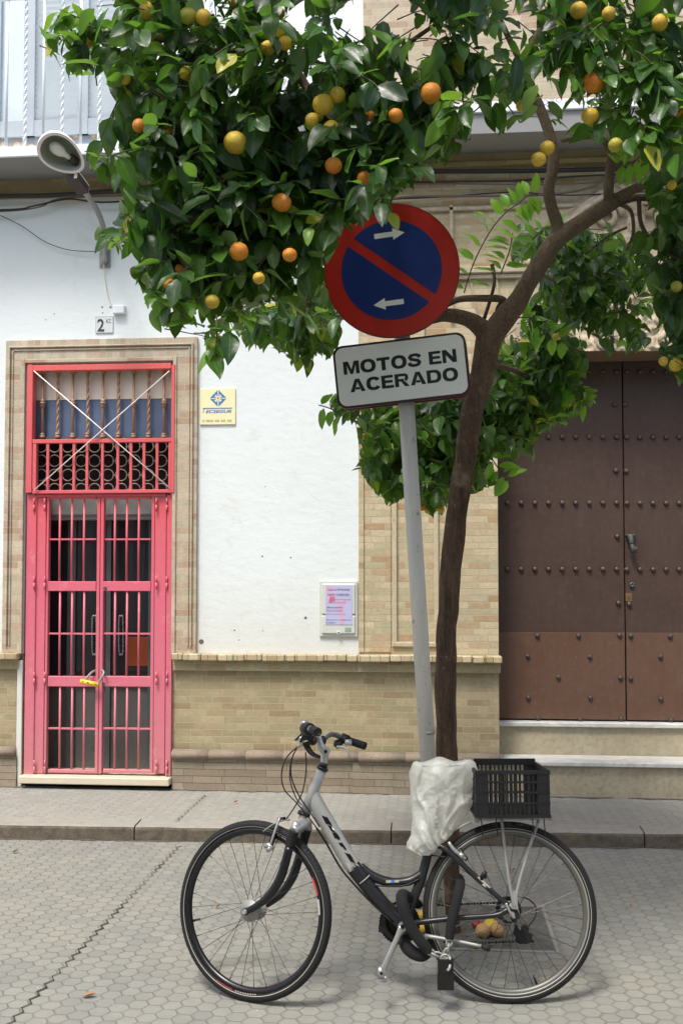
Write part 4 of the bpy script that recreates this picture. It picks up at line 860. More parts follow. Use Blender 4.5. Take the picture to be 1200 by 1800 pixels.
# cables
def cable(px, rad, mat, label, off=0.06):
    mb = MB(); pts = [Wp(x, y, off + 0.0) for x, y in px]; mb.tube(pts, rad, 6, 6); o = mb.build('cable', mat, loc=pts[0]); tag(o, label, 'cable', 'cables strung along the facade'); return o
cable([(-300, 352), (0, 345), (130, 341), (420, 318), (700, 303), (960, 300), (1250, 292)], 0.017, M['cable'], 'thick black cable bundle running under the balconies', 0.09)
cable([(-300, 372), (0, 369), (60, 362), (120, 350), (200, 355), (420, 335), (700, 321), (900, 318), (1010, 310), (1250, 300)], 0.007, M['cable'], 'sagging black cable just below the thick bundle', 0.08)
cable([(-200, 378), (0, 372), (70, 364), (130, 347), (420, 340), (700, 324), (960, 324), (1080, 318), (1250, 310)], 0.006, M['cable_grey'], 'third cable down, brownish and close to the sagging one', 0.07)
cable([(640, 356), (720, 346), (800, 345), (960, 342), (1040, 328), (1062, 310)], 0.009, M['cable_grey'], 'grey cable with a kink rising at its right end over the portal', 0.07)
cable([(640, 352), (760, 347), (900, 338), (1010, 343), (1250, 330)], 0.005, M['cable'], 'lowest thin black cable over the portal', 0.07)
cable([(-60, 350), (0, 378), (40, 398), (80, 425), (120, 439), (162, 442), (176, 440)], 0.0028, M['cable'], 'thin slack wire drooping to the wall lamp plate', 0.03)
# yellow U-lock on the gate
b0 = Wp(160, 1203, 0.05); J = thing('bicycle_lock', 'yellow and grey U-lock closed through the pink gate', 'lock', b0)
mb = MB(); mb.tube([Wp(142, 1197, 0.06), Wp(174, 1204, 0.06)], 0.017, 12)
mb.build('lock_bar', M['yellow'], J)
mb = MB(); mb.tube([Wp(148, 1199, 0.06), Wp(156, 1188, 0.05), Wp(163, 1181, 0.02), Wp(172, 1178, -0.03), Wp(181, 1179, 0.02), Wp(182, 1186, 0.05), Wp(172, 1202, 0.06)], 0.0085, 10, 4); mb.build('shackle', M['galv'], J)
mb = MB(); mb.cyl(Wp(155, 1200, 0.078), (0, 1, 0), 0.006, 0.004, 10); mb.cyl(Wp(146, 1198, 0.078), (0, 1, 0), 0.004, 0.004, 10); mb.cyl(Wp(168, 1203, 0.078), (0, 1, 0), 0.004, 0.004, 10); mb.build('keyhole', M['sign_black'], J)
# ================================================================ SIGN POST
PB = P(774, 1681, 4.46); PB.z = 0
S = thing('no_parking_sign', 'leaning grey pole with round no parking sign over a white MOTOS EN ACERADO plate', 'traffic sign', PB)
ptop = P(694, 380, 4.50)
mb = MB(); mb.tube([PB + Vector((0, 0, -0.05)), ptop], 0.0345, 20); mb.build('pole', M['pole'], S)
mb = MB()
for tt in (0.30,): p = PB + (ptop - PB) * tt; mb.ring(p, ptop - PB, 0.0347, [(0.001, 0.008), (0.001, -0.008), (0, -0.008), (0, 0.008)], 24)
mb.build('sticker', M['alu_dull'], S)
ang = R(6.2); sc_ = P(687.5, 475, 4.44); sn = (CAM - sc_); sn.z = 0; sn.normalize(); sn = (Matrix.Rotation(R(-3), 3, 'Z') @ sn)
sx0 = Vector((-sn.y, sn.x, 0)); sx0 = sx0 if sx0.dot(RT) > 0 else -sx0
sxa = sx0 * math.cos(ang) + Vector((0, 0, 1)) * math.sin(ang); sya = sn.cross(sxa); 
if sya.z < 0: sya = -sya
RS = 118.5 * 4.44 / F
def disc(mb, r, z0, z1, seg=96):
    mb.poly([(r * math.cos(2 * math.pi * k / seg), r * math.sin(2 * math.pi * k / seg)) for k in range(seg)], sc_ + sn * z0, sxa, sya, sn, z1 - z0)
mb = MB(); disc(mb, RS, -0.004, 0.0); rs = mb.build('round_sign', M['sign_red'], S)
mb = MB(); mb.ring(sc_, sn, RS, [(0.002, 0.002), (0.002, -0.016), (-0.002, -0.016), (-0.001, 0.0015)], 96); mb.build('rim', M['sign_back'], rs)
Ri = RS * 0.745
def half(sgn):   # blue field cut by the slash
    hw_ = RS * 0.072; da = R(-42); d = Vector((math.cos(da), math.sin(da))); nrm = Vector((-d.y, d.x)) * sgn; pts = []
    a0 = math.asin(hw_ / Ri); base_ = math.atan2(nrm.y, nrm.x)
    for k in range(49):
        t_ = base_ - (math.pi / 2 - a0) + (math.pi - 2 * a0) * k / 48; pts.append((Ri * math.cos(t_), Ri * math.sin(t_)))
    return pts
for sg in (1, -1):
    mb = MB(); mb.poly(half(sg), sc_ + sn * 0.0005, sxa, sya, sn, 0.0012); mb.build('blue_field', M['sign_blue'], rs)
def arrow(cx_, cy_, dirx):
    L_ = RS * 0.45 / 2; s_ = RS * 0.038; hd_ = RS * 0.175; hh = RS * 0.088
    pts = [(-L_, -s_), (L_ - hd_, -s_), (L_ - hd_, -hh), (L_, 0), (L_ - hd_, hh), (L_ - hd_, s_), (-L_, s_)]
    return [(cx_ + x * dirx, cy_ + y) for x, y in pts]
for cx_, cy_, d_ in ((0.03 * RS, 0.535 * RS, 1), (-0.095 * RS, -0.49 * RS, -1)):
    mb = MB(); mb.poly(arrow(cx_, cy_, d_), sc_ + sn * 0.002, sxa, sya, sn, 0.0008); mb.build('arrow', M['sign_arrow'], rs)
def rrect(w_, h_, r_, k=8):
    pts = []
    for cx_, cy_, a0 in ((w_ / 2 - r_, h_ / 2 - r_, 0), (-w_ / 2 + r_, h_ / 2 - r_, 90), (-w_ / 2 + r_, -h_ / 2 + r_, 180), (w_ / 2 - r_, -h_ / 2 + r_, 270)):
        for i in range(k + 1): a_ = R(a0 + 90 * i / k); pts.append((cx_ + r_ * math.cos(a_), cy_ + r_ * math.sin(a_)))
    return pts
pc = P(704.5, 651.5, 4.44); ppm = 4.44 / F; W_, H_ = 234 * ppm, 112 * ppm
rad_ = 17 * ppm
an2 = R(5.6); pxa = sx0 * math.cos(an2) + Vector((0, 0, 1)) * math.sin(an2); pya = sn.cross(pxa); pya = pya if pya.z > 0 else -pya
mb = MB(); mb.poly(rrect(W_, H_, rad_), pc - sn * 0.016, pxa, pya, sn, 0.016); pl8 = mb.build('text_plate', M['sign_edge'], S)
mb = MB(); mb.poly(rrect(W_ - 8 * ppm, H_ - 8 * ppm, rad_ * .85), pc + sn * 0.0005, pxa, pya, sn, 0.001); mb.build('plate_face', M['sign_white'], pl8)
mb = MB(); mb.poly(rrect(W_, H_, rad_), pc - sn * 0.09 + pxa * 0.006 + pya * 0.004, pxa, pya, sn, 0.012); mb.poly(rrect(0.45, 0.03, 0.005), pc - sn * 0.09, pxa, pya, sn, 0.07)
mb.build('rear_plate', M['sign_back'], S)
def glyph(ch):   # heavy extended capitals in a unit box 1 high; returns (width, list of simple polygons)
    st, sh = .30, .205
    def ringp(cx_, cy_, rx, ry, tx, ty, a0, a1, n_=26):
        q = []
        for k in range(n_):
            t0, t1 = R(a0 + (a1 - a0) * k / n_), R(a0 + (a1 - a0) * (k + 1) / n_)
            f = lambda t_, ix, iy: (cx_ + (rx - ix) * math.copysign(abs(math.cos(t_)) ** .86, math.cos(t_)), cy_ + (ry - iy) * math.copysign(abs(math.sin(t_)) ** .86, math.sin(t_)))
            q.append([f(t0, 0, 0), f(t1, 0, 0), f(t1, tx, ty), f(t0, tx, ty)])
        return q
    if ch == 'M': return 1.28, [[(0, 0), (0, 1), (.40, 1), (.64, .36), (.88, 1), (1.28, 1), (1.28, 0), (1.0, 0), (1.0, .70), (.745, 0), (.535, 0), (.28, .70), (.28, 0)]]
    if ch == 'N': return 1.12, [[(0, 0), (0, 1), (.33, 1), (.83, .42), (.83, 1), (1.12, 1), (1.12, 0), (.80, 0), (.29, .60), (.29, 0)]]
    if ch == 'E': return .98, [[(0, 0), (0, 1), (.95, 1), (.95, .79), (.31, .79), (.31, .61), (.90, .61), (.90, .41), (.31, .41), (.31, .21), (.98, .21), (.98, 0)]]
    if ch == 'T': return 1.06, [[(0, 1), (1.06, 1), (1.06, .77), (.69, .77), (.69, 0), (.37, 0), (.37, .77), (0, .77)]]
    if ch == 'O': return 1.24, ringp(.62, .5, .62, .52, .33, .23, 0, 360, 60)
    if ch == 'C': return 1.14, ringp(.60, .5, .60, .52, .33, .23, 33, 327, 50)
    if ch == 'A': return 1.24, [[(0, 0), (.44, 1), (.62, 1), (.62, .76), (.33, 0)], [(.91, 0), (.62, .76), (.62, 1), (.80, 1), (1.24, 0)], [(.42, .17), (.49, .36), (.75, .36), (.82, .17)]]
    if ch == 'D': return 1.16, [[(0, 0), (0, 1), (.31, 1), (.31, 0)], [(.312, 1), (.58, 1), (.58, .78), (.312, .78)], [(.312, 0), (.58, 0), (.58, .22), (.312, .22)]] + ringp(.582, .5, .575, .5, .32, .28 - .06, -90, 90, 26)
    if ch == 'R': return 1.16, [[(0, 0), (0, 1), (.31, 1), (.31, 0)], [(.312, 1), (.74, 1), (.74, .79), (.312, .79)], [(.312, .40), (.74, .40), (.74, .59), (.312, .59)], [(.50, .395), (.82, .395), (1.16, 0), (.79, 0)]] + ringp(.742, .695, .36, .305, .26, .205, -75, 90, 18)
    if ch == 'S':
        cpts = [(.98, .70), (.90, .82), (.72, .90), (.50, .905), (.28, .86), (.18, .73), (.26, .60), (.52, .53), (.80, .46), (.92, .33), (.84, .17), (.60, .095), (.36, .10), (.17, .18), (.10, .33)]
        n_ = len(cpts); q = []; ex = []
        for i_ in range(n_):
            a = cpts[max(0, i_ - 1)]; b_ = cpts[min(n_ - 1, i_ + 1)]; d = Vector((b_[0] - a[0], b_[1] - a[1])).normalized(); hw_ = .105 + .045 * abs(d.y); nx, ny = -d.y * (hw_ + .02), d.x * hw_; ex.append(((cpts[i_][0] + nx, cpts[i_][1] + ny), (cpts[i_][0] - nx, cpts[i_][1] - ny)))
        for i_ in range(n_ - 1): q.append([ex[i_][0], ex[i_ + 1][0], ex[i_ + 1][1], ex[i_][1]])
        return 1.08, q
    return .42, []
def heavy(word, x0, y0, width, height):
    tot = sum(glyph(c_)[0] for c_ in word) + .10 * (len(word) - 1); sx_ = width / tot; x = 0
    for c_ in word:
        w_, ps = glyph(c_)
        if ps:
            m = MB()
            for p_ in ps: m.poly([(x0 + (x + px_) * sx_, y0 + py_ * height) for px_, py_ in p_], pc + sn * .0016, pxa, pya, sn, .0006)
            m.build('letter', M['sign_black'], pl8)
        x += w_ + .10
heavy('MOTOS EN', -100.5 * ppm, 4.0 * ppm, 199 * ppm, 23 * ppm); heavy('ACERADO', -92 * ppm, -28.5 * ppm, 190 * ppm, 23 * ppm)
# ================================================================ BICYCLE
R0 = Gd(899, 1764); F0 = Gd(433, 1760)
bx_ = (R0 - F0).normalized(); LEAN = R(8)
away = Vector((-bx_.y, bx_.x, 0)); away = away if away.y > 0 else -away
bu = Vector((0, 0, 1)) * math.cos(LEAN) + away * math.sin(LEAN)          # up in the plane of the bicycle
bn = bx_.cross(bu); bn = bn if bn.y < 0 else -bn                         # towards the viewer (rider's left)
def B(px, py, lat=0.0):
    r = ray(px, py); o_ = R0 + bn * lat; return CAM + r * ((o_ - CAM).dot(bn) / r.dot(bn))
BK = thing('bicycle', 'silver and black step-through city bicycle leaning at the sign post, front wheel turned', 'bicycle', (R0 + F0) / 2)
WR = 0.340
# front wheel frame: steered, right edge nearer the camera
st = R(24); fx = Matrix.Rotation(-st, 3, 'Z') @ bx_; FL = R(9)
fa = Vector((-fx.y, fx.x, 0)); fa = fa if fa.y > 0 else -fa
fu = Vector((0, 0, 1)) * math.cos(FL) + fa * math.sin(FL); fn = fx.cross(fu); fn = fn if fn.y < 0 else -fn
def wheel(contact, u_, n_, rimmat, rear):
    c = contact + u_ * WR
    w_ = MB(); tr = 0.018
    prof = [(-tr + tr * math.cos(a), tr * math.sin(a)) for a in [k * math.pi / 8 for k in range(-7, 8)]]
    w_.ring(c, n_, WR, prof, 128); 
    W = w_.build('wheel', M['rubber'], BK)       # the tyre body carries its rim, spokes and hub
    m = MB()
    for k in range(128):   # tread grooves
        t_ = 2 * math.pi * k / 128; a = n_.orthogonal().normalized(); b_ = n_.cross(a); d = a * math.cos(t_) + b_ * math.sin(t_); tg = n_.cross(d)
        for s_ in (1, -1):
            p0 = c + d * (WR - 0.0042) + n_ * s_ * 0.0100; m.obox(p0, tg * 0.0024 + n_ * s_ * 0.0018, n_ * 0.005 - d * 0.0028 * s_ * 1.0, d * 0.0012)
    m.build('tread', M['rubber'], W)
    m = MB()
    for s_ in (1, -1): m.ring(c, n_, WR - 0.0235, [(0.0022, s_ * 0.0172), (-0.0022, s_ * 0.0166), (-0.0022, s_ * 0.0150), (0.0022, s_ * 0.0155)], 128)
    m.build('reflective_stripe', M['stripe'], W)
    m = MB(); r0 = WR - 0.034
    m.ring(c, n_, r0, [(0.006, 0.0115), (-0.006, 0.0125), (-0.016, 0.009), (-0.021, 0.0), (-0.016, -0.009), (-0.006, -0.0125), (0.006, -0.0115)], 128); m.build('rim', rimmat, W)
    if rear:
        m = MB()
        for s_ in (1, -1): m.ring(c, n_, r0, [(0.004, s_ * 0.0122), (-0.004, s_ * 0.0131), (-0.004, s_ * 0.0120), (0.004, s_ * 0.0110)], 128)
        m.build('brake_track', M['alu_dull'], W)
    m = MB(); ns = 32; a = n_.orthogonal().normalized(); b_ = n_.cross(a)
    for k in range(ns):
        t1 = 2 * math.pi * (k + 0.5) / ns; side = 1 if k % 2 else -1; t0 = t1 + (1.15 if (k // 2) % 2 else -1.15)
        hr = 0.026; p0 = c + (a * math.cos(t0) + b_ * math.sin(t0)) * hr + n_ * side * (0.028 if not rear else 0.024); p1 = c + (a * math.cos(t1) + b_ * math.sin(t1)) * (r0 - 0.019)
        m.tube([p0, p1], 0.0011, 4, cap=False); d = (p1 - p0).normalized(); m.tube([p1 - d * 0.014, p1], 0.0019, 5)
    m.build('spokes', M['steel'], W)
    m = MB(); m.tube([c + n_ * s_ for s_ in (-0.045, -0.034, -0.033, -0.025, -0.024, 0.024, 0.025, 0.033, 0.034, 0.045)], [0.01, 0.01, 0.034, 0.034, 0.018, 0.018, 0.034, 0.034, 0.01, 0.01] if rear else [0.012, 0.012, 0.042, 0.042, 0.034, 0.034, 0.042, 0.042, 0.012, 0.012], 24); m.build('hub', M['alu_dull'], W)
    m = MB(); va = math.radians(196 if not rear else 290); vd = (fx if not rear else bx_) * math.cos(va) + u_ * math.sin(va); m.tube([c + vd * (r0 - 0.02), c + vd * (r0 - 0.055)], 0.0042, 8); m.build('valve', M['black_plastic'], W)
    return c, W
rc, RWo = wheel(R0, bu, bn, M['rim_grey'], True)
fc, FWo = wheel(F0, fu, fn, M['black_paint'], False)
# tyre lettering and red rim decals on the front wheel
def arc_decal(c, n_, xx, uu, r_in, r_out, a0, a1, mat, name, par, off, seg=12):
    m = MB(); vv = []
    for k in range(seg + 1):
        t_ = R(a0 + (a1 - a0) * k / seg); d = xx * math.cos(t_) + uu * math.sin(t_); vv += [c + d * r_in + n_ * off, c + d * r_out + n_ * off]
    m.add(vv, [(2 * k, 2 * k + 1, 2 * k + 3, 2 * k + 2) for k in range(seg)]); m.build(name, mat, par)
for k in range(7): arc_decal(fc, fn, fx, fu, WR - 0.0345, WR - 0.0295, 245 + k * 2.1, 246.5 + k * 2.1, M['petal'], 'tyre_lettering', FWo, 0.0178, 3)
for k in range(9): arc_decal(fc, fn, fx, fu, WR - 0.034, WR - 0.0298, 262 + k * 2.0, 263.3 + k * 2.0, M['stripe'], 'tyre_lettering', FWo, 0.0178, 3)
arc_decal(fc, fn, fx, fu, WR - 0.05, WR - 0.042, 18, 31, M['petal'], 'rim_decal', FWo, 0.0131)
arc_decal(fc, fn, fx, fu, WR - 0.05, WR - 0.042, 4, 15, M['stripe'], 'rim_decal', FWo, 0.0131)
# ---- frame
def S_(lst, lat=0.0): return [B(x, y, lat) for x, y in lst]
k_ = 1 / 908.0
fr = MB(); fr.tube(S_([(566, 1352), (536, 1428)]), [0.0195, 0.0225], 20)
fr.tube(S_([(553, 1385), (556, 1412), (577, 1450), (601, 1492), (622, 1527)]), [0.012, 0.031, 0.033, 0.032, 0.031], 24, 5, flat=(1.0, 0.9))
frame = fr.build('frame', M['silver_frame'], BK)
fd = MB(); fd.tube(S_([(619, 1522), (645, 1556), (675, 1591), (708, 1626)]), [0.0312, 0.030, 0.028, 0.026], 24, 5, flat=(1.0, 0.9))
fd.tube(S_([(634, 1520), (648, 1535), (663, 1544), (682, 1550), (700, 1551), (722, 1547), (742, 1535)]), [0.010, 0.017, 0.0185, 0.0185, 0.018, 0.0175, 0.0165], 18, 5)
fd.tube(S_([(757, 1478), (741, 1540), (722, 1592), (713, 1625)]), [0.0185, 0.0185, 0.0195, 0.0195], 18, 3)
fd.cyl(B(709, 1627), bn, 0.027, 0.085, 20)
for s_ in (1, -1):
    l_ = 0.022 * s_; l2 = 0.062 * s_
    fd.tube([B(718, 1624, l_), B(745, 1620, 0.045 * s_), B(800, 1614, 0.055 * s_), B(868, 1609, l2), B(888, 1601, l2), B(898, 1596, l2)], [0.011, 0.0115, 0.011, 0.0105, 0.013, 0.009], 12, 4)
    fd.tube([B(756, 1487, 0.016 * s_), B(775, 1488, 0.04 * s_), B(800, 1508, 0.05 * s_), B(848, 1553, 0.056 * s_), B(893, 1592, l2)], [0.011, 0.0115, 0.0115, 0.0105, 0.009], 12, 4)
    fd.poly([(-0.018, 0.012), (0.012, 0.022), (0.024, -0.002), (0.010, -0.032), (-0.006, -0.03), (-0.012, -0.012)], B(901, 1606, 0.062 * s_), bx_, bu, bn, 0.005)
fd.build('rear_frame', M['dark_frame'], frame)
# decals on the down tube
def tubefront(px, py, lat): return B(px, py, lat)
def quadstrip(name, pts, mat, par, lat=0.0318, th=0.0006):
    m = MB(); o_ = B(pts[0][0], pts[0][1], lat); loc2 = []
    for x, y in pts: v = B(x, y, lat) - o_; loc2.append((v.dot(bx_), v.dot(bu)))
    m.poly(loc2, o_, bx_, bu, bn, th); return m.build(name, mat, par)
def z2(pts): return [(520 + x / 6, 1390 + y / 6) for x, y in pts]
quadstrip('logo', z2([(268, 258), (335, 282), (384, 368), (340, 352), (318, 352)]), M['black_paint'], frame, 0.0300)
quadstrip('logo', z2([(330, 356), (372, 372), (424, 448), (412, 452), (398, 432), (384, 436), (362, 408)]), M['black_paint'], frame, 0.0300)
quadstrip('logo', z2([(380, 440), (432, 446), (470, 506), (440, 520), (430, 500), (412, 506)]), M['black_paint'], frame, 0.0300)
quadstrip('logo', z2([(446, 548), (488, 548), (536, 618), (512, 620), (494, 592), (476, 590)]), M['black_paint'], frame, 0.0300)
quadstrip('logo', z2([(512, 652), (572, 668), (648, 780), (574, 742)]), M['black_paint'], frame, 0.0300)
quadstrip('logo', z2([(374, 384), (398, 392), (412, 420), (392, 414)]), M['sign_arrow'], frame, 0.0308)
quadstrip('logo', z2([(566, 744), (672, 802), (650, 776), (584, 700), (640, 778)]), M['stripe'], frame, 0.0304)
quadstrip('logo', z2([(566, 744), (574, 756), (582, 850), (575, 852), (520, 762), (560, 764)]), M['stripe'], frame, 0.0318)
quadstrip('badge', [(678, 1547.5), (701, 1546.5), (701, 1551), (678, 1552)], M['stripe'], frame, 0.0187)
quadstrip('badge_centre', [(687, 1546.8), (693, 1546.5), (693, 1551.2), (687, 1551.6)], M['logo_blue'], frame, 0.0194)
quadstrip('stay_lettering', [(838, 1542), (842, 1541), (862, 1560), (858, 1561)], M['stripe'], frame, 0.066); quadstrip('stay_lettering', [(846, 1555), (850, 1553), (858, 1558), (861, 1563), (854, 1561)], M['stripe'], frame, 0.066)
# ---- fork (in the steered frame)
crown = B(513, 1468); fo = MB()
fcn = fc + fn * 0.054; fcf = fc - fn * 0.054
def Fp(px, py, lat):
    r = ray(px, py); o_ = fc + fn * lat; return CAM + r * ((o_ - CAM).dot(fn) / r.dot(fn))
fn_leg = [Fp(509, 1488, 0.052), Fp(494, 1540, 0.056), Fp(474, 1573, 0.058), Fp(452, 1592, 0.056), fcn + fn * 0.002]
ff_leg = [v - fn * 0.110 for v in fn_leg]
for leg in (fn_leg, ff_leg): fo.tube(leg, [0.0165, 0.018, 0.0165, 0.0135, 0.012], 16, 5)
fo.cyl(fn_leg[-1], fn, 0.014, 0.012, 14)
fork = fo.build('fork', M['black_paint'], BK)
for leg in (fn_leg, ff_leg):
    m = MB(); top = leg[0] + (leg[0] - leg[1]).normalized() * 0.062; d = top - leg[0]
    pts = [leg[0] + d * (k / 16) for k in range(17)]; m.tube(pts, [0.0215 if k % 2 else 0.0165 for k in range(17)], 16); m.build('rubber_boot', M['rubber'], fork)
tops = [leg[0] + (leg[0] - leg[1]).normalized() * 0.062 for leg in (fn_leg, ff_leg)]
m = MB(); mid = (tops[0] + tops[1]) / 2; m.tube([tops[0] + fn * 0.01, mid + (mid - fc).normalized() * 0.03, tops[1] - fn * 0.01], [0.017, 0.021, 0.017], 14, 4); m.tube([tops[0], tops[0] + (tops[0] - fn_leg[0]).normalized() * 0.035], [0.016, 0.013], 14); m.tube([tops[1], tops[1] + (tops[0] - fn_leg[0]).normalized() * 0.035], [0.016, 0.013], 14)
m.tube([mid, B(533, 1432)], 0.016, 14); m.build('fork_crown', M['alu'], fork)
m = MB(); m.cyl(B(534, 1431), B(566, 1352) - B(536, 1428), 0.026, 0.014, 20); m.cyl(B(566.5, 1351), B(566, 1352) - B(536, 1428), 0.0235, 0.012, 20, 0.024); m.tube([B(567, 1349), B(569, 1341)], [0.019, 0.016], 18); m.build('headset', M['black_paint'], frame)
m = MB(); m.tube([fcn + fn * 0.006, fcn + fn * 0.022], [0.011, 0.008], 12); m.tube([fcf - fn * 0.006, fcf - fn * 0.03], [0.011, 0.009], 12); m.build('axle_nut', M['alu'], fork)
# front brake
m = MB(); bb = Fp(487, 1470, 0.05)
m.tube([Fp(492, 1436, 0.03), Fp(483, 1462, 0.045), Fp(473, 1492, 0.045)], [0.004, 0.005, 0.005], 8, 3); m.tube([Fp(462, 1462, 0.03), Fp(478, 1450, 0.03), Fp(497, 1441, 0.02)], 0.0022, 6, 3)
m.tube([Fp(465, 1488, 0.045), Fp(472, 1485, 0.045), Fp(480, 1492, 0.045)], [0.008, 0.01, 0.008], 10); m.tube([Fp(486, 1445, -0.03), Fp(500, 1440, -0.03), Fp(508, 1441, -0.03)], 0.005, 6); m.tube([Fp(470, 1495, .045), Fp(476, 1490, .05)], .009, 8)
m.build('brake_arm', M['alu'], fork)
m = MB(); m.obox(Fp(478, 1478, 0.022), fx * 0.008, (Fp(484, 1455, .022) - Fp(474, 1492, .022)).normalized() * 0.032, fn * 0.008); m.tube([Fp(488, 1440, 0.02), Fp(502, 1438, 0.0)], 0.0055, 8); m.build('brake_pad', M['black_plastic'], fork)
# ---- stem and bars
stem = MB(); stem.tube([B(568.5, 1345), B(571, 1327), B(573, 1316)], [0.0150, 0.0155, 0.017], 18, 3); stem.tube([B(572, 1322), B(564, 1312), B(560, 1300), B(557, 1291)], [0.019, 0.0165, 0.0135, 0.015], 16, 4, flat=(1, 0.8)); stem.cyl(B(572, 1320), bn, 0.018, 0.042, 20)
stem = stem.build('stem', M['alu'], BK)
m = MB(); m.cyl(B(572, 1321, 0.022), bn, 0.007, 0.006, 12); m.build('stem_bolt', M['dark_steel'], stem)
hc = B(558, 1297); Dh = (hc - CAM).dot(FW)
Hb = [P(546, 1281, Dh - 0.30), P(544, 1283, Dh - 0.24), P(543, 1284, Dh - 0.17), P(549, 1294, Dh - 0.09), P(556, 1300, Dh - 0.035), P(559, 1301, Dh), P(566, 1303, Dh + 0.035), P(572, 1296, Dh + 0.09), P(580, 1291, Dh + 0.15), P(590, 1292, Dh + 0.20), P(603, 1298, Dh + 0.22), P(618, 1304, Dh + 0.21), P(638, 1310, Dh + 0.19)]
hb = MB(); hb.tube(Hb, 0.0118, 14, 5); hb = hb.build('handlebar', M['chrome'], BK)
def grip(a, b_):
    m = MB(); n_ = 22; m.tube([a + (b_ - a) * k / n_ for k in range(n_ + 1)], [0.0168 if (k % 2 or k < 2 or k > n_ - 2) else 0.0155 for k in range(n_ + 1)], 18); g_ = m.build('grip', M['rubber'], hb)
    m = MB(); d = (b_ - a).normalized(); m.ring(b_ + d * 0.001, d, 0.012, [(0.004, 0.004), (0.004, -0.004), (-0.003, -0.004), (-0.003, 0.001)], 20); m.cyl(b_ - d * 0.001, d, 0.010, 0.004, 16); m.build('grip_end', M['black_plastic'], g_)
nG0, nG1 = P(544, 1281, Dh - 0.26), P(558, 1286.5, Dh - 0.36)
m = MB(); m.tube([P(543, 1284, Dh - 0.18), nG0], 0.0118, 12); m.build('bar_end', M['chrome'], hb)
grip(nG0, nG1); grip(P(613, 1302, Dh + 0.215), P(640, 1311, Dh + 0.18))
m = MB(); a = P(538, 1281, Dh - 0.20); b_ = P(545, 1282, Dh - 0.27); m.tube([a, b_], [0.026, 0.023], 18); m.build('gear_shifter', M['black_plastic'], hb); m = MB(); a = P(600, 1297, Dh + 0.21); b_ = P(612, 1301, Dh + 0.215); m.tube([a, b_], [0.022, 0.02], 18)
m.build('gear_shifter', M['black_plastic'], hb); m = MB(); m.sphere(P(549, 1302, Dh - 0.13), 0.019, 14, 10, (1, 1, 1)); m.build('gear_shifter', M['black_plastic'], hb); m = MB(); m.sphere(P(567, 1302, Dh + 0.03), 0.019, 14, 10, (0.8, 1, 1.1)); m.build('clamp_cap', M['black_plastic'], hb); m = MB(); m.sphere(P(594, 1308, Dh + 0.2), 0.022, 12, 8, (1, 1, .8), .6); m.build('gear_shifter', M['black_plastic'], hb)
m = MB(); m.sphere(P(551, 1300, Dh - 0.155), 0.007, 12, 8); m.build('gear_indicator', M['sign_back'], hb)
m = MB(); c_ = P(535, 1271, Dh - 0.17); m.sphere(c_, 0.0155, 16, 10, (1, 1, 0.8)); m.tube([c_, c_ + Vector((0, 0, -0.02))], [0.0155, 0.012], 14); m.build('bell', M['alu'], hb)
m = MB(); m.tube([P(537, 1305, Dh - 0.17), P(541, 1315, Dh - 0.17), P(549, 1325, Dh - 0.19), P(562, 1331, Dh - 0.22)], [0.014, 0.012, 0.009, 0.006], 10, 4, flat=(1, 0.6)); m.build('brake_lever', M['dark_steel'], hb)
m = MB(); m.tube([P(592, 1313, Dh + 0.18), P(604, 1314, Dh + 0.17), P(611, 1320, Dh + 0.16), P(614, 1332, Dh + 0.15)], [0.008, 0.006, 0.004, 0.005], 8, 4); m.build('brake_lever', M['alu'], hb)
m = MB(); m.tube([P(519, 1300, Dh - 0.1), P(528, 1296, Dh - .12), P(530, 1308, Dh - .12), P(522, 1312, Dh - .1)], [0.008, 0.01, 0.009, 0.006], 10, 3); m.tube([P(606, 1305, Dh + .19), P(618, 1305, Dh + .19)], 0.014, 12); m.build('lever_clamp', M['alu'], hb)
m = MB(); m.tube([P(520, 1300, Dh - .14), P(532, 1288, Dh - .16), P(540, 1278, Dh - .17)], 0.004, 6, 3); m.tube([P(528, 1304, Dh - .14), P(534, 1293, Dh - .16), P(546, 1276, Dh - .17)], 0.005, 6, 3); m.obox(P(540, 1293, Dh - .15), Vector((.018, 0, 0)), Vector((0, .015, 0)), Vector((0, 0, .016)))
for pts, rr in (([(524, 1312), (505, 1330), (495, 1358), (500, 1388), (522, 1412), (545, 1440), (556, 1455)], .0026), ([(522, 1314), (513, 1335), (512, 1365), (525, 1398), (548, 1432), (562, 1454)], .0028), ([(537, 1322), (538, 1352), (532, 1390), (518, 1418), (503, 1440)], .0026), ([(521, 1316), (511, 1340), (510, 1372), (520, 1402), (530, 1415)], .0024)):
    m.tube([B(x, y, 0.05 if i > 2 else 0.10) for i, (x, y) in enumerate(pts)], rr, 6, 6)
m.build('cable_housing', M['black_plastic'], hb)
m = MB(); m.tube([B(556, 1455, 0.03), B(575, 1485, 0.006), B(598, 1525, 0.006), B(620, 1552, 0.008), B(650, 1584, 0.01), B(690, 1622, 0.02)], .0042, 6, 4); m.tube([B(655, 1556, 0.02), B(680, 1558, .018), B(712, 1556, .02), B(738, 1544, .022)], .003, 6, 3); m.tube([B(748, 1505, .02), B(765, 1504, .045), B(785, 1507, .05)], .003, 6, 3)
m.build('cable_housing', M['black_plastic'], frame); m = MB(); m.tube([B(897, 1578, .0), B(922, 1578, -.05), B(940, 1592, -.05), B(940, 1612, -.05), B(925, 1632, -.05)], .0026, 6, 4)
m.build('cable_housing', M['black_plastic'], frame)
m = MB(); m.ring(B(640, 1545, 0), (B(645, 1556) - B(619, 1522)), .0312, [(.0012, .002), (.0012, -.002), (-.001, -.002), (-.001, .002)], 24); m.build('cable_tie', M['stripe'], frame)
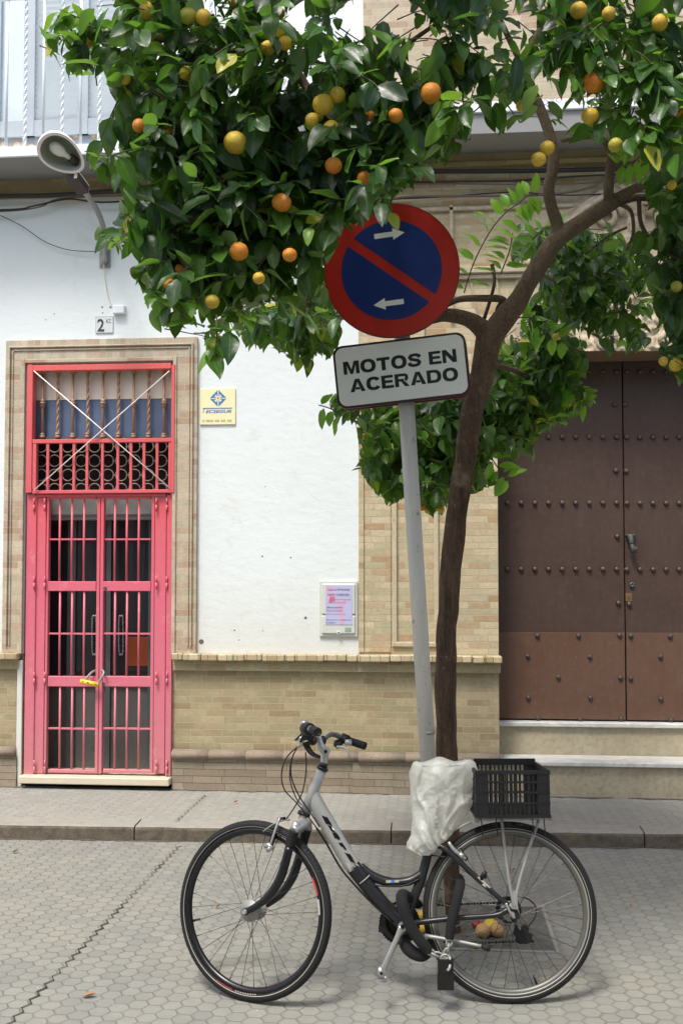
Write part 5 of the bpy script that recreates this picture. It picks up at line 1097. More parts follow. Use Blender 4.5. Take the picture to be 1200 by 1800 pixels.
# ---- drivetrain
CCen = B(702, 1622, -0.048); cr = MB()
nt_ = 44; pts = []
for k in range(nt_ * 2):
    a = math.pi * k / nt_; r_ = 0.083 if k % 2 else 0.078; pts.append((r_ * math.cos(a), r_ * math.sin(a)))
cr.poly(pts, CCen, bx_, bu, bn, 0.004); crank = cr.build('crankset', M['dark_steel'], BK)
m = MB(); m.ring(CCen + bn * 0.008, bn, 0.060, [(0.014, 0.003), (0.014, -0.003), (-0.014, -0.003), (-0.014, 0.003)], 48); m.build('inner_ring', M['black_plastic'], crank)
def crankarm(p0, p1, nm, mt):
    m = MB(); d = (p1 - p0); m.tube([p0 + d * t_ for t_ in (0, .05, .2, .6, .92, 1.0)], [0.017, 0.0165, 0.0125, 0.011, 0.012, 0.010], 12, flat=(1, 0.65)); m.cyl(p0, bn, 0.017, 0.018, 20); m.cyl(p1, bn, 0.012, 0.018, 16); o = m.build(nm, mt, crank); return o
ca = crankarm(B(707, 1629, 0.075), B(671, 1708, 0.085), 'crank_arm', M['alu']); m = MB(); m.cyl(B(707, 1629, 0.086), bn, .008, .004, 12); m.build('crank_bolt', M['dark_steel'], crank)
cb_ = crankarm(B(717, 1608, -0.075), B(742, 1550, -0.085), 'crank_arm', M['alu_dull'])
m = MB(); p = B(669, 1705, 0.12); m.tube([B(671, 1708, .09), B(670, 1709, .16)], .007, 8); m.tube([B(668, 1700, .13), B(669, 1716, .13)], [.010, .012], 10); m.cyl(B(669.5, 1711, .15), bn, .0095, .02, 14); m.tube([B(667, 1722, .12), B(677, 1724, .12)], .008, 8); m.tube([B(667, 1722, .12), B(668, 1708, .12)], .006, 8); m.tube([B(677, 1726, .12), B(677, 1716, .12)], .005, 8); m.build('pedal', M['alu'], crank)
m = MB(); m.cyl(B(670, 1711, .162), bn, .006, .003, 12); m.build('pedal_end', M['sign_black'], crank)
m = MB(); m.tube([B(741, 1549, -.1), B(742, 1549, -.16)], .008, 8); m.obox(B(743, 1545, -.14), bx_ * .013, bu * .028, bn * .03); m.build('pedal', M['alu_dull'], crank)
m = MB(); m.obox(B(672, 1632, -.05), bx_ * .016, bu * .012, bn * .015); m.build('guard_clip', M['black_plastic'], crank)
m = MB()
def chainrun(pts):
    pts = [Vector(p) for p in pts]
    for i in range(len(pts) - 1):
        a, b_ = pts[i], pts[i + 1]; L_ = (b_ - a).length; n_ = max(1, int(L_ / 0.0127)); d = (b_ - a).normalized(); up_ = bn.cross(d).normalized()
        for k in range(n_):
            c_ = a + (b_ - a) * ((k + .5) / n_); m.obox(c_, d * 0.0052, up_ * (0.0042 if k % 2 else 0.0030), bn * 0.0035)
chainrun([B(712, 1586, -.046), B(735, 1592, -.046), B(870, 1587, -.046), B(905, 1585, -.046)]); chainrun([B(722, 1651, -.046), B(760, 1655, -.046), B(850, 1657, -.046), B(922, 1654, -.046)]); m.build('chain', M['dark_steel'], BK)
m = MB()
for k in range(7):
    r_ = 0.030 + 0.0035 * k; nn_ = 24; pts = []
    for q in range(nn_ * 2): a = math.pi * q / nn_; rr = r_ + (0.002 if q % 2 else -0.002); pts.append((rr * math.cos(a), rr * math.sin(a)))
    m.poly(pts, rc - bn * (0.05 - 0.0035 * k), bx_, bu, bn, 0.0018)
m.build('cassette', M['dark_steel'], RWo)
m = MB(); dm = [(905, 1622), (912, 1634), (924, 1636), (934, 1640), (932, 1655), (920, 1658), (908, 1650), (900, 1640)]; o_ = B(905, 1622, -.06); m.poly([((B(x, y, -.06) - o_).dot(bx_), (B(x, y, -.06) - o_).dot(bu)) for x, y in dm], o_, bx_, bu, bn, .022)
m.cyl(B(914, 1650, -.05), bn, .02, .01, 14); m.cyl(B(922, 1632, -.05), bn, .016, .012, 14); m.tube([B(930, 1650, -.06), B(937, 1656, -.06)], .006, 8); m.build('derailleur', M['black_plastic'], BK)
m = MB(); m.tube([B(888, 1588, .075), B(895, 1602, .082), B(903, 1614, .078)], [.007, .005, .008], 10, 4, flat=(1, .5)); m.cyl(rc + bn * .07, bn, .010, .012, 14); m.build('quick_release', M['alu'], BK)
m = MB(); m.tube([B(747, 1645, .03), B(790, 1652, .06), B(850, 1664, .10)], [.009, .007, .0065], 10, 3); ks = m.build('kickstand', M['alu_dull'], BK); m = MB(); m.tube([B(846, 1663, .10), B(852, 1665, .105), B(861, 1667, .11)], [.0085, .011, .012], 12); m.build('rubber_foot', M['rubber'], ks)
m = MB(); m.tube([B(788, 1480, .05), B(797, 1493, .055), B(818, 1510, .055)], [.006, .008, .007], 10, 3); m.tube([B(806, 1500, .05), B(814, 1506, .06)], [.010, .012], 10); m.tube([B(800, 1505, -.05), B(815, 1510, -.05)], .008, 8); m.build('rear_brake', M['alu'], BK)
m = MB(); m.tube([B(806, 1492, .03), B(820, 1512, .035)], .009, 8); m.tube([B(845, 1545, .06), B(850, 1536, .07), B(854, 1532, .07)], [.009, .009, .006], 8); m.tube([B(852, 1532, .07), B(853, 1544, .07)], .005, 6); m.build('brake_pad', M['black_plastic'], BK)
# seat post + saddle under the bag
m = MB(); m.tube([B(757, 1480), B(768, 1430), B(776, 1385)], .0135, 16); m.build('seat_post', M['alu_dull'], BK)
m = MB(); m.tube([B(728, 1365), B(760, 1364), B(790, 1362), B(822, 1358)], [.02, .028, .055, .06], 18, 4, flat=(.45, 1)); m.build('saddle', M['black_plastic'], BK)
# rack
rk = MB()
for s_ in (1, -1):
    rk.tube([B(881, 1440, .06 * s_), B(888, 1505, .068 * s_), B(897, 1566, .072 * s_), B(904, 1597, .07 * s_)], .0062, 10, 3); rk.tube([B(946, 1442, .06 * s_), B(925, 1505, .066 * s_), B(909, 1562, .072 * s_), B(905, 1597, .07 * s_)], .0062, 10, 3)
    rk.tube([B(838, 1440, .055 * s_), B(880, 1440, .06 * s_), B(966, 1438, .055 * s_)], .0055, 8); rk.tube([B(835, 1440, .03 * s_), B(800, 1458, .03 * s_), B(778, 1470, .025 * s_)], .0045, 8)
    rk.obox(B(905, 1582, .073 * s_), bx_ * .009, bu * .034, bn * .003)
for px in (838, 870, 902, 934, 966): rk.tube([B(px, 1440, .055), B(px, 1440, -.055)], .0045, 8)
rk.obox(B(835, 1440, .05), bx_ * .014, bu * .014, bn * .012); rk.obox(B(970, 1438, .03), bx_ * .007, bu * .012, bn * .012); rk.build('rear_rack', M['alu_dull'], BK)
# ================================================================ CRATE
cl_, cr2 = B(836, 1438, 0.165), B(967, 1438, 0.165); CT = R(4.5); ca_ = (cr2 - cl_).normalized(); cu_ = Vector((0, 0, 1)) * math.cos(CT) + away * math.sin(CT); cd_ = ca_.cross(cu_); cd_ = cd_ if cd_.y > 0 else -cd_
cw_ = (cr2 - cl_).length; ch_ = 0.178; cdp = 0.34; c0 = cl_ + cu_ * 0.0
CR = thing('crate', 'black slatted plastic crate tied on the bicycle rear rack', 'crate', c0 + ca_ * cw_ / 2 + cd_ * cdp / 2)
def cbox(m, x0, x1, y0, y1, z0, z1): m.obox(c0 + ca_ * (x0 + x1) / 2 + cd_ * (y0 + y1) / 2 + cu_ * (z0 + z1) / 2, ca_ * (x1 - x0) / 2, cd_ * (y1 - y0) / 2, cu_ * (z1 - z0) / 2)
def slat_wall(m, horizontal_axis, pos_, L_, th):   # wall with four rails, vertical slats and solid corner panels
    def bx(a, b_, z0, z1, t0=0.0, t1=th):
        if horizontal_axis == 'x': cbox(m, a, b_, pos_ + t0, pos_ + t1, z0, z1)
        else: cbox(m, pos_ + t0, pos_ + t1, a, b_, z0, z1)
    bx(0, L_, ch_ - .014, ch_, -.002, th + .002); bx(0, L_, 0, .012, -.002, th + .002)
    for z in (.052, .092, .130): bx(0, L_, z, z + .006, -.001, th + .001)
    bx(0, .045, .012, ch_ - .014, .001, th - .001); bx(L_ - .045, L_, .012, ch_ - .014, .001, th - .001)
    n_ = int((L_ - .09) / .0165)
    for i in range(n_ + 1):
        x = .045 + (L_ - .09) * i / n_; wv = .0032 if i % 3 else .005; bx(x - wv, x + wv, .012, ch_ - .014, .002, th - .002)
m = MB(); slat_wall(m, 'x', 0.0, cw_, .007); front = m.build('side_wall', M['black_plastic'], CR)
m = MB(); slat_wall(m, 'x', cdp - .007, cw_, .007); cbox(m, .03, cw_ - .0, cdp - .010, cdp + .006, ch_ - .002, ch_ + .012); m.build('side_wall', M['black_plastic'], CR)
m = MB(); slat_wall(m, 'y', 0.0, cdp, .007); m.build('end_wall', M['black_plastic'], CR)
m = MB(); slat_wall(m, 'y', cw_ - .007, cdp, .007); m.build('end_wall', M['black_plastic'], CR)
m = MB()
for i in range(14): y = .008 + (cdp - .016) * i / 13; cbox(m, .005, cw_ - .005, y - .006, y + .006, .002, .009)
for i in range(11): x = .01 + (cw_ - .02) * i / 10; cbox(m, x - .006, x + .006, .008, cdp - .008, .003, .0075)
m.build('base_grid', M['black_plastic'], CR)
for px in (845, 871, 935, 955): m = MB(); m.tube([B(px, 1436, .12), B(px + 1, 1448, .115), B(px + 3, 1470, .06)], .0022, 5, 3); m.build('cable_tie', M['black_plastic'], CR)
# ================================================================ PLASTIC BAG
left = [(1337, 733), (1345, 724), (1360, 721), (1400, 723), (1440, 726), (1468, 724), (1482, 717), (1492, 716), (1498, 728), (1504, 742)]
right = [(1334, 815), (1342, 835), (1358, 840), (1378, 836), (1395, 828), (1412, 829), (1428, 822), (1450, 806), (1475, 782), (1490, 768), (1504, 752)]
def interp(tab, y):
    if y <= tab[0][0]: return tab[0][1]
    for (y0, x0), (y1, x1) in zip(tab, tab[1:]):
        if y <= y1: return x0 + (x1 - x0) * (y - y0) / (y1 - y0)
    return tab[-1][1]
m = MB(); NR, NS = 110, 150; vv = []
for i in range(NR + 1):
    v = i / NR; y = 1334 + (1503 - 1334) * v; xl_, xr_ = interp(left, y), interp(right, y); xm_ = (xl_ + xr_) / 2; hw_ = (xr_ - xl_) / 2 * min(1, 0.62 + (v * 14)) if v < .03 else (xr_ - xl_) / 2
    dep = (0.115 * (1 - v) + 0.035 * v) * min(1.0, math.sqrt(v * 18 + .01)); 
    for k in range(NS):
        a = 2 * math.pi * k / NS; ca, sa = math.cos(a), math.sin(a)
        sgx = math.copysign(abs(ca) ** 0.8, ca); sgy = math.copysign(abs(sa) ** 0.8, sa)
        px = xm_ + hw_ * sgx; p = B(px, y + (4 * math.sin(px * .12) if v < .06 else 0), dep * sgy)
        q = Vector((px * .020, y * .013, sa * 1.5)); ang_ = 0.6
        U_, V_ = (px - 780) / 60.0, (y - 1420) / 85.0
        wx = .5 * noise.noise(Vector((U_ * 1.1, V_ * .9, sa + 3))); wy = .5 * noise.noise(Vector((U_ * 1.1, V_ * .9, sa + 9)))
        def ridge(th_, f1, f2, sd_):
            a_ = (U_ + wx) * math.cos(th_) + (V_ + wy) * math.sin(th_); b2 = -(U_ + wx) * math.sin(th_) + (V_ + wy) * math.cos(th_)
            return (1 - min(1, abs(noise.noise(Vector((a_ * f1, b2 * f2, sd_ + sa * .6)))) * 3.2)) ** 1.5
        w1 = ridge(1.25 - .55 * V_, .55, 2.6, 5); w2 = ridge(-.75, .6, 3.2, 17); w3 = ridge(2.2, 1.4, 5.5, 31); w4 = noise.noise(Vector((U_ * 1.2, V_ * 1.0, sa + 40)))
        amp = min(1, v * 7); outw = bx_ * ca * 0.22 + bn * sa
        p = p + outw * (amp * (0.019 * w1 + 0.009 * w2 + 0.003 * w3 + 0.032 * w4 + .0020 * ridge(.5, 3.0, 9.0, 51) + .0010 * ridge(-1.1, 5.0, 14.0, 71)))
        vv.append(p)
fs = [(i * NS + k, (i + 1) * NS + k, (i + 1) * NS + (k + 1) % NS, i * NS + (k + 1) % NS) for i in range(NR) for k in range(NS)] + [tuple(range(NS))]
m.add(vv, fs, True)
BG = m.build('plastic_bag', M['bag'], loc=B(775, 1420)); tag(BG, 'crumpled white plastic bag pulled over the bicycle saddle', 'plastic bag')
# ================================================================ CHAIN LOCK
LK = thing('chain_lock', 'heavy black sleeved chain lock with square padlock round frame and rear wheel', 'bicycle lock', B(782, 1738, .1))
m = MB(); m.tube([B(735, 1590, -.06), B(716, 1576, 0.02), B(706, 1574, .08), B(707, 1588, .11), B(714, 1612, .115), B(726, 1636, .115), B(741, 1658, .115), B(753, 1672, .11)], [.018, .021, .0225, .0225, .022, .0215, .021, .018], 18, 6); m.build('sleeve', M['fabric'], LK)
m = MB(); m.tube([B(807, 1543, -.10), B(809, 1552, .0), B(806, 1566, .085), B(799, 1596, .105), B(793, 1622, .11), B(789, 1650, .11)], [.0165, .0185, .019, .0195, .019, .017], 18, 6); m.build('sleeve', M['fabric'], LK)
m = MB(); m.tube([B(712, 1640, -.02), B(712, 1660, 0.03), B(725, 1674, .06), B(742, 1680, .08), B(756, 1672, .09)], [.02, .024, .025, .022, .016], 16, 6); m.build('sleeve', M['fabric'], LK)
def link(p, ax1, ax2, a=0.016, b_=0.010, r_=0.0042):
    m = MB(); m.tube([p + ax1 * a * math.cos(t_) * (1.0) + ax2 * b_ * math.sin(t_) for t_ in [k * math.pi / 10 for k in range(20)]], r_, 8, closed=True); m.build('chain_link', M['alu_dull'], LK)
d1_ = (B(772, 1682, .11) - B(753, 1672, .11)).normalized(); u1 = bn.cross(d1_).normalized()
link(B(757, 1674, .115), d1_, u1); link(B(764, 1678, .115), d1_, bn); link(B(773, 1680, .115), d1_, u1, .022, .009)
d2_ = (B(788, 1652, .11) - B(783, 1682, .11)).normalized(); u2 = bn.cross(d2_).normalized()
link(B(789, 1656, .115), d2_, u2); link(B(787, 1666, .115), d2_, bn); link(B(784, 1677, .115), d2_, u2, .02)
PL = MB(); p = B(782.5, 1712, .115); PL.obox(p, bx_ * .0290, Vector((0, 0, 1)) * .055, bn * .016); PL.obox(p - Vector((0, 0, .028)), bx_ * .0305, Vector((0, 0, 1)) * .028, bn * .0185); PL.build('padlock', M['black_plastic'], LK)
m = MB(); m.tube([B(774, 1692, .115), B(775, 1682, .115), B(782, 1678, .115), B(790, 1683, .115), B(790, 1700, .137), B(786, 1706, .137)], .0055, 10, 5); m.build('shackle', M['alu_dull'], LK)
# ================================================================ FALLEN FRUIT, LEAVES, LITTER
for px, py, rp, mt, lab in ((862, 1632, 14, 'fruit_yellow', 'blotchy yellow orange fallen in the tree pit, rearmost of the heap'), (848, 1640, 13, 'fruit_old', 'dusty brownish fallen orange at the left of the heap in the tree pit'), (873, 1640, 12, 'fruit_old', 'tan fallen orange at the right of the heap in the tree pit'), (742, 1612, 10, 'fruit_yellow', 'yellow fallen orange behind the crankset, upper of two'), (746, 1634, 10, 'fruit_yellow', 'yellow fallen orange behind the crankset, lower of two'), (836, 1661, 9, 'fruit_green', 'squashed yellow fruit at the front edge of the tree pit')):
    g = Gd(px, py + rp * .8); D = (g - CAM).dot(FW); rr = rp * D / F; mb = MB(); flat = .45 if rp == 9 else .92
    mb.sphere((g.x, g.y, rr * flat + .006), rr, 20, 14, (1, 1, flat), .06); tag(mb.build('orange', M[mt], loc=(g.x, g.y, 0.006)), lab, 'orange', 'fallen fruit at the tree foot')
g = Gd(836, 1634); mb = MB(); mb.cyl((g.x, g.y, .02), (1, .3, .2), .014, .03, 14); mb.cyl((g.x + .02, g.y + .006, .024), (1, .3, .2), .016, .012, 14); tag(mb.build('bottle_cap', M['petal'], loc=(g.x, g.y, 0)), 'small red plastic cap beside the fallen oranges', 'cap')
def dryleaf(px, py, L_, rot, lab, z=0.0, mat='dryleaf'):
    g = Gd(px, py, z); mb = MB(); vv = []; n_ = 8
    for i in range(n_ + 1):
        t_ = i / n_; w_ = math.sin(math.pi * t_ ** .8) * L_ * .27
        for s_ in (-1, 0, 1): x = (t_ - .5) * L_; y = s_ * w_; vv.append((g.x + x * math.cos(rot) - y * math.sin(rot), g.y + x * math.sin(rot) + y * math.cos(rot), z + .006 + .010 * abs(s_) * math.sin(math.pi * t_) + .012 * t_ * t_))
    mb.add(vv, [(i * 3 + k, i * 3 + k + 1, (i + 1) * 3 + k + 1, (i + 1) * 3 + k) for i in range(n_) for k in (0, 1)], True); tag(mb.build('dry_leaf', M[mat], loc=(g.x, g.y, z)), lab, 'leaf', 'leaves dropped on the ground')
dryleaf(157, 1754, .055, .2, 'brown dry leaf on the pavers at lower left'); dryleaf(28, 1500, .04, 1.0, 'small yellow-green leaf on the road near the left end of the kerb', mat='twig'); dryleaf(383, 1597, .03, .6, 'small tan leaf seen through the front wheel')
dryleaf(860, 1532, .03, 2.0, 'pinkish leaf fragment seen through the top of the rear wheel'); dryleaf(901, 1532, .03, .4, 'tan leaf fragment by the rack struts behind the rear wheel'); dryleaf(414, 1412, .035, .3, 'small ochre leaf on the pavement above the front wheel', PZ); dryleaf(1108, 1597, .025, 1.3, 'curled brown leaf on the road right of the rear wheel')
# ================================================================ ORANGE TREE
TR = thing('orange_tree', 'fruiting orange tree growing from the road beside the leaning sign post', 'tree', (TB.x, TB.y, 0))
def T(pts, seg=14, sm=5, kn=0.12):
    ps = [P(x, y, d) for x, y, d, w_ in pts]; rs_ = [w_ * .84 * d / F / 2 for x, y, d, w_ in pts]
    m = MB(); m.tube(ps, rs_, seg, sm); out = []
    for v in m.v:
        V = Vector(v); q = noise.noise(V * 7) * .011 + noise.noise(V * 25) * .004; r_ = max(rs_); out.append(V + Vector((noise.noise(V * 9), noise.noise(V * 9 + Vector((5, 5, 5))), noise.noise(V * 5))) * r_ * kn * 1.2)
    m.v = [tuple(v) for v in out]; return m
tk = T([(790, 1655, 4.75, 56), (788, 1600, 4.75, 47), (786, 1400, 4.75, 45), (783, 1250, 4.75, 44), (785, 1100, 4.75, 43), (797, 950, 4.74, 45), (814, 830, 4.73, 47), (826, 740, 4.72, 45), (846, 660, 4.7, 47), (858, 600, 4.7, 58), (868, 572, 4.7, 52)], 24, 6)
m2 = T([(822, 810, 4.72, 26), (829, 740, 4.70, 30), (834, 690, 4.69, 24), (838, 672, 4.69, 10)], 12); tk.add(m2.v, m2.f, True)
trunk = tk.build('trunk', M['bark'], TR)
limbs = [
 [(860, 600, 4.7, 50), (885, 560, 4.68, 50), (912, 525, 4.65, 42), (938, 480, 4.62, 40), (975, 425, 4.6, 38), (1030, 385, 4.58, 34), (1083, 352, 4.55, 32)],
 [(1080, 354, 4.55, 26), (1110, 335, 4.5, 20), (1150, 322, 4.4, 17), (1205, 315, 4.3, 15), (1270, 300, 4.2, 12)],
 [(1080, 356, 4.55, 24), (1120, 348, 4.6, 15), (1170, 352, 4.7, 12), (1220, 360, 4.8, 9)],
 [(1100, 345, 4.6, 18), (1125, 318, 4.75, 13), (1165, 298, 4.9, 11), (1230, 260, 5.1, 9)],
 [(860, 600, 4.7, 48), (846, 578, 4.68, 42), (820, 560, 4.64, 32), (780, 553, 4.6, 30), (735, 558, 4.62, 27), (680, 520, 4.65, 25), (630, 470, 4.72, 24), (590, 432, 4.7, 22), (560, 420, 4.5, 22), (520, 400, 4.1, 20), (440, 360, 3.9, 16), (380, 330, 3.75, 12)],
 [(905, 548, 4.68, 20), (878, 572, 4.7, 16), (876, 545, 4.7, 15), (884, 527, 4.69, 15), (850, 524, 4.66, 15), (805, 526, 4.66, 13), (760, 545, 4.7, 12), (690, 540, 4.8, 12)],
 [(975, 425, 4.6, 26), (978, 395, 4.58, 26), (968, 365, 4.55, 23), (964, 330, 4.52, 24), (972, 290, 4.5, 24), (966, 240, 4.5, 22), (950, 195, 4.5, 22), (938, 170, 4.5, 23)],
 [(938, 172, 4.5, 22), (925, 120, 4.45, 20), (940, 70, 4.4, 18), (968, 20, 4.4, 15), (980, -60, 4.3, 13), (960, -180, 4.2, 9)], [(932, 140, 4.45, 15), (900, 80, 4.4, 13), (870, 20, 4.2, 11), (820, -60, 4.0, 10), (740, -120, 3.8, 8)],
 [(1068, 355, 4.55, 22), (1070, 320, 4.5, 21), (1072, 290, 4.48, 18), (1078, 240, 4.45, 14), (1095, 190, 4.4, 12), (1110, 120, 4.3, 10), (1090, 20, 4.2, 8), (1080, -60, 4.1, 6)],
 [(1070, 262, 4.47, 14), (1050, 240, 4.45, 12), (1010, 243, 4.42, 12), (985, 248, 4.42, 8)],
 [(1085, 358, 4.55, 10), (1108, 372, 4.55, 8), (1112, 410, 4.55, 7), (1100, 440, 4.5, 6)], [(1122, 352, 4.6, 10), (1126, 395, 4.6, 9), (1150, 428, 4.6, 9), (1195, 455, 4.6, 8), (1260, 470, 4.6, 6)],
 [(945, 478, 4.65, 7), (968, 492, 4.8, 6), (990, 508, 4.95, 5), (993, 560, 5.0, 4)], [(1100, 400, 4.8, 6), (1060, 420, 4.9, 5), (1020, 455, 5.0, 4)],
 [(560, 425, 4.5, 20), (500, 395, 4.1, 15), (420, 395, 3.9, 12), (340, 405, 3.8, 10), (270, 425, 3.75, 7), (215, 432, 3.7, 5)], [(585, 428, 4.6, 14), (560, 470, 4.5, 9), (540, 520, 4.6, 7), (530, 580, 4.9, 5)],
 [(604, 440, 4.72, 18), (590, 330, 4.4, 20), (560, 200, 4.0, 20), (530, 140, 3.95, 19), (500, 100, 3.9, 17), (470, 60, 3.8, 14), (400, -20, 3.7, 10)],
 [(500, 100, 3.9, 12), (400, 90, 3.75, 9), (300, 75, 3.6, 7), (200, 55, 3.55, 5), (120, 70, 3.5, 3)], [(560, 200, 4.0, 13), (660, 120, 3.9, 11), (740, 60, 3.8, 9), (800, 20, 3.8, 6)], [(500, 395, 4.1, 10), (420, 260, 3.7, 8), (330, 220, 3.6, 6), (250, 240, 3.55, 4)],
 [(838, 700, 4.75, 16), (800, 700, 5.2, 12), (740, 730, 5.6, 9), (690, 780, 5.8, 5)], [(850, 640, 4.75, 16), (900, 650, 5.2, 12), (960, 680, 5.6, 8), (1000, 700, 5.8, 5)], [(835, 670, 4.8, 13), (780, 640, 5.4, 9), (860, 780, 5.8, 5)],
 [(878, 532, 4.69, 5), (870, 500, 4.7, 9), (855, 560, 4.75, 5), (868, 470, 4.7, 9), (866, 462, 4.7, 7)][3:4] * 0 + [(850, 562, 4.72, 8), (868, 500, 4.7, 7), (864, 465, 4.7, 9)]]
for lb_ in limbs: T(lb_, 12).build('branch', M['bark'], TR)
# fruit
fruits = [(238, 4, 10, 'y'), (258, 18, 14, 'y'), (330, 28, 15, 'g'), (358, 31, 14, 'y'), (218, 137, 12, 'y'), (155, 75, 9, 'y'), (279, 66, 9, 'g'), (328, 129, 13, 'y'), (486, 56, 15, 'y'), (500, 76, 13, 'y'), (471, 84, 13, 'y'), (492, 23, 9, 'y'), (568, 184, 19, 'y'), (593, 167, 14, 'y'), (582, 226, 15, 'y'), (548, 211, 12, 'y'), (414, 251, 21, 'y'), (415, 288, 9, 'y'), (586, 291, 15, 'o'), (245, 221, 12, 'o'), (495, 356, 17, 'o'), (294, 231, 10, 'y'),
 (1016, 18, 15, 'y'), (1069, 24, 12, 'y'), (1159, 40, 14, 'y'), (757, 164, 18, 'o'), (695, 203, 13, 'o'), (648, 203, 9, 'o'), (1042, 145, 19, 'o'), (1036, 204, 15, 'y'), (917, 186, 11, 'y'), (961, 260, 13, 'y'), (946, 280, 13, 'y'), (1081, 255, 13, 'g'), (1190, 203, 13, 'o'), (640, 314, 13, 'o'), (1182, 268, 9, 'g'), (1180, 325, 8, 'y'),
 (420, 442, 17, 'o'), (509, 448, 13, 'o'), (373, 530, 13, 'y'), (299, 500, 12, 'o'), (382, 598, 11, 'y'), (455, 489, 11, 'y'), (420, 558, 8, 'g'), (318, 473, 10, 'o'), (586, 411, 9, 'y'), (1188, 504, 10, 'g'), (1165, 635, 8, 'y'), (1187, 641, 12, 'y'),
 (660, 768, 6, 'y'), (639, 767, 5, 'y'), (660, 813, 8, 'y'), (687, 807, 7, 'y'), (752, 854, 8, 'y'), (757, 866, 7, 'y'), (785, 862, 7, 'y'), (741, 890, 8, 'o'), (751, 897, 6, 'y'), (774, 896, 7, 'y'), (998, 708, 8, 'y'), (926, 767, 8, 'y'), (907, 761, 6, 'y'), (835, 842, 5, 'y'), (976, 592, 7, 'g'), (560, 205, 9, 'y'), (410, 2, 10, 'y')]
fd_ = []
for px, py, rp, k in fruits:
    if (px > 600 and py > 600 and px < 1100) : D = 5.55
    elif px < 600: D = 3.45 if rp > 10 else 3.6
    elif px > 900: D = 3.70 if rp > 10 else 4.1
    else: D = 3.45
    if px == 586 and py == 411: D = 4.3
    if px == 976: D = 4.9
    if px > 1150 and 400 < py < 700: D = 4.28
    rr = rp * D / F; rr = max(.019, min(.040, rr)); c_ = P(px, py, D); m = MB(); m.sphere(c_, rr, 22, 14, (1, 1, .93 if rp % 2 else 1.02), .05); m.cur = 1; m.tube([c_ + Vector((0, 0, rr * .90)), c_ + Vector((.004, .02, rr * 1.25)), c_ + Vector((.0, .05, rr * 1.9))], [.005, .002, .002], 6, 2)
    m.build('orange', [M[{'y': 'fruit_yellow', 'o': 'fruit_orange', 'g': 'fruit_green'}[k]], M['twig']], TR); fd_.append((px, py, rp, D))
# foliage
def inpoly(x, y, poly):
    c = False; n_ = len(poly); j = n_ - 1
    for i in range(n_):
        xi, yi = poly[i]; xj, yj = poly[j]
        if (yi > y) != (yj > y) and x < (xj - xi) * (y - yi) / (yj - yi) + xi: c = not c
        j = i
    return c
frng = random.Random(11)
LV = []     # leaves: base, axis, normal, length, width, curve, tint
TW = MB()
def rv(s=1.0): return Vector((frng.gauss(0, s), frng.gauss(0, s), frng.gauss(0, s)))
def leafcheck(p0, p1, poly, holes):
    for q in (p0 + (p1 - p0) * .55, p1):
        x, y, d = proj(q)
        if not inpoly(x, y, poly): return False
        for h in holes:
            if inpoly(x, y, h): return False
    q = p0 + (p1 - p0) * .5; x, y, d = proj(q); x2, y2, _ = proj(p1)
    for fx_, fy_, fr_, fD in fd_:
        if d < fD + .03:
            for (u_, v_) in ((x, y), (x2, y2)):
                if (u_ - fx_) ** 2 + (v_ - fy_) ** 2 < (fr_ * (1.0 if v_ > fy_ else .8)) ** 2 and frng.random() < .86: return False
    return True
def twig(p, d, nl, L0, poly, holes, droop=.5, tint=(0, 1), bag=None, stp=.021, stem=True):
    pts = [p.copy()]; cur = p.copy(); dr = d.normalized(); ph = frng.uniform(0, 6.28); out = LV if bag is None else bag; kept = 0; lastk = -1; tb = frng.uniform(*tint)
    for i in range(nl):
        dr = (dr + Vector((0, 0, -.05 * droop)) + rv(.05)).normalized(); cur = cur + dr * stp * frng.uniform(.7, 1.3); pts.append(cur.copy()); ph += 2.4
        a = dr.orthogonal().normalized(); b_ = dr.cross(a); rad = a * math.cos(ph) + b_ * math.sin(ph); tip = i / max(1, nl - 1)
        ax = (dr * (.45 + .6 * tip) + rad * (1.0 - .35 * tip) + Vector((0, 0, -droop * frng.uniform(.3, 1.2))) + rv(.12)).normalized()
        L_ = L0 * frng.choice((.62, .8, .95, 1.05, 1.2)) * frng.uniform(.88, 1.12) * (1 - .25 * abs(tip - .5)); nrm = (Vector((0, -.35, 1.0)) + rad * -.2 + rv(.38)); nrm = (nrm - ax * nrm.dot(ax)); 
        if nrm.length < .15: nrm = (Vector((0, -1, .2)) - ax * Vector((0, -1, .2)).dot(ax))
        nrm.normalize(); b0_ = cur + ax * L_ * .10
        if leafcheck(b0_, b0_ + ax * L_, poly, holes):
            out.append((b0_, ax, nrm, L_, L_ * frng.uniform(.235, .31), frng.uniform(-.05, .42), min(1, max(0, tb + frng.gauss(0, .17)))))
            kept += 1; lastk = i
    if stem and kept > nl * .35:
        pts = pts[:lastk + 2]; TW.tube(pts, [.0028 - .0016 * i / len(pts) for i in range(len(pts))], 5)
    return kept
BIG = [(-2000, -2000), (4000, -2000), (4000, 3000), (-2000, 3000)]
def fill(poly, Dr, nt_, nl, L0, droop=.6, holes=(), tint=(.05, .75), bag=None, seedbias=None):
    xs = [p[0] for p in poly]; ys = [p[1] for p in poly]; k = 0; g = 0
    while k < nt_ and g < nt_ * 30:
        g += 1; x = frng.uniform(min(xs), max(xs)); y = frng.uniform(min(ys), max(ys))
        if not inpoly(x, y, poly): continue
        D = frng.uniform(*Dr); p = P(x, y - 12, D); ang = frng.uniform(0, 6.28); d = Vector((math.cos(ang), math.sin(ang) * .8 - .25, frng.uniform(-.9, .5)))
        twig(p, d, frng.randint(max(3, nl - 3), nl + 3), L0, poly, holes, droop, tint, bag); k += 1
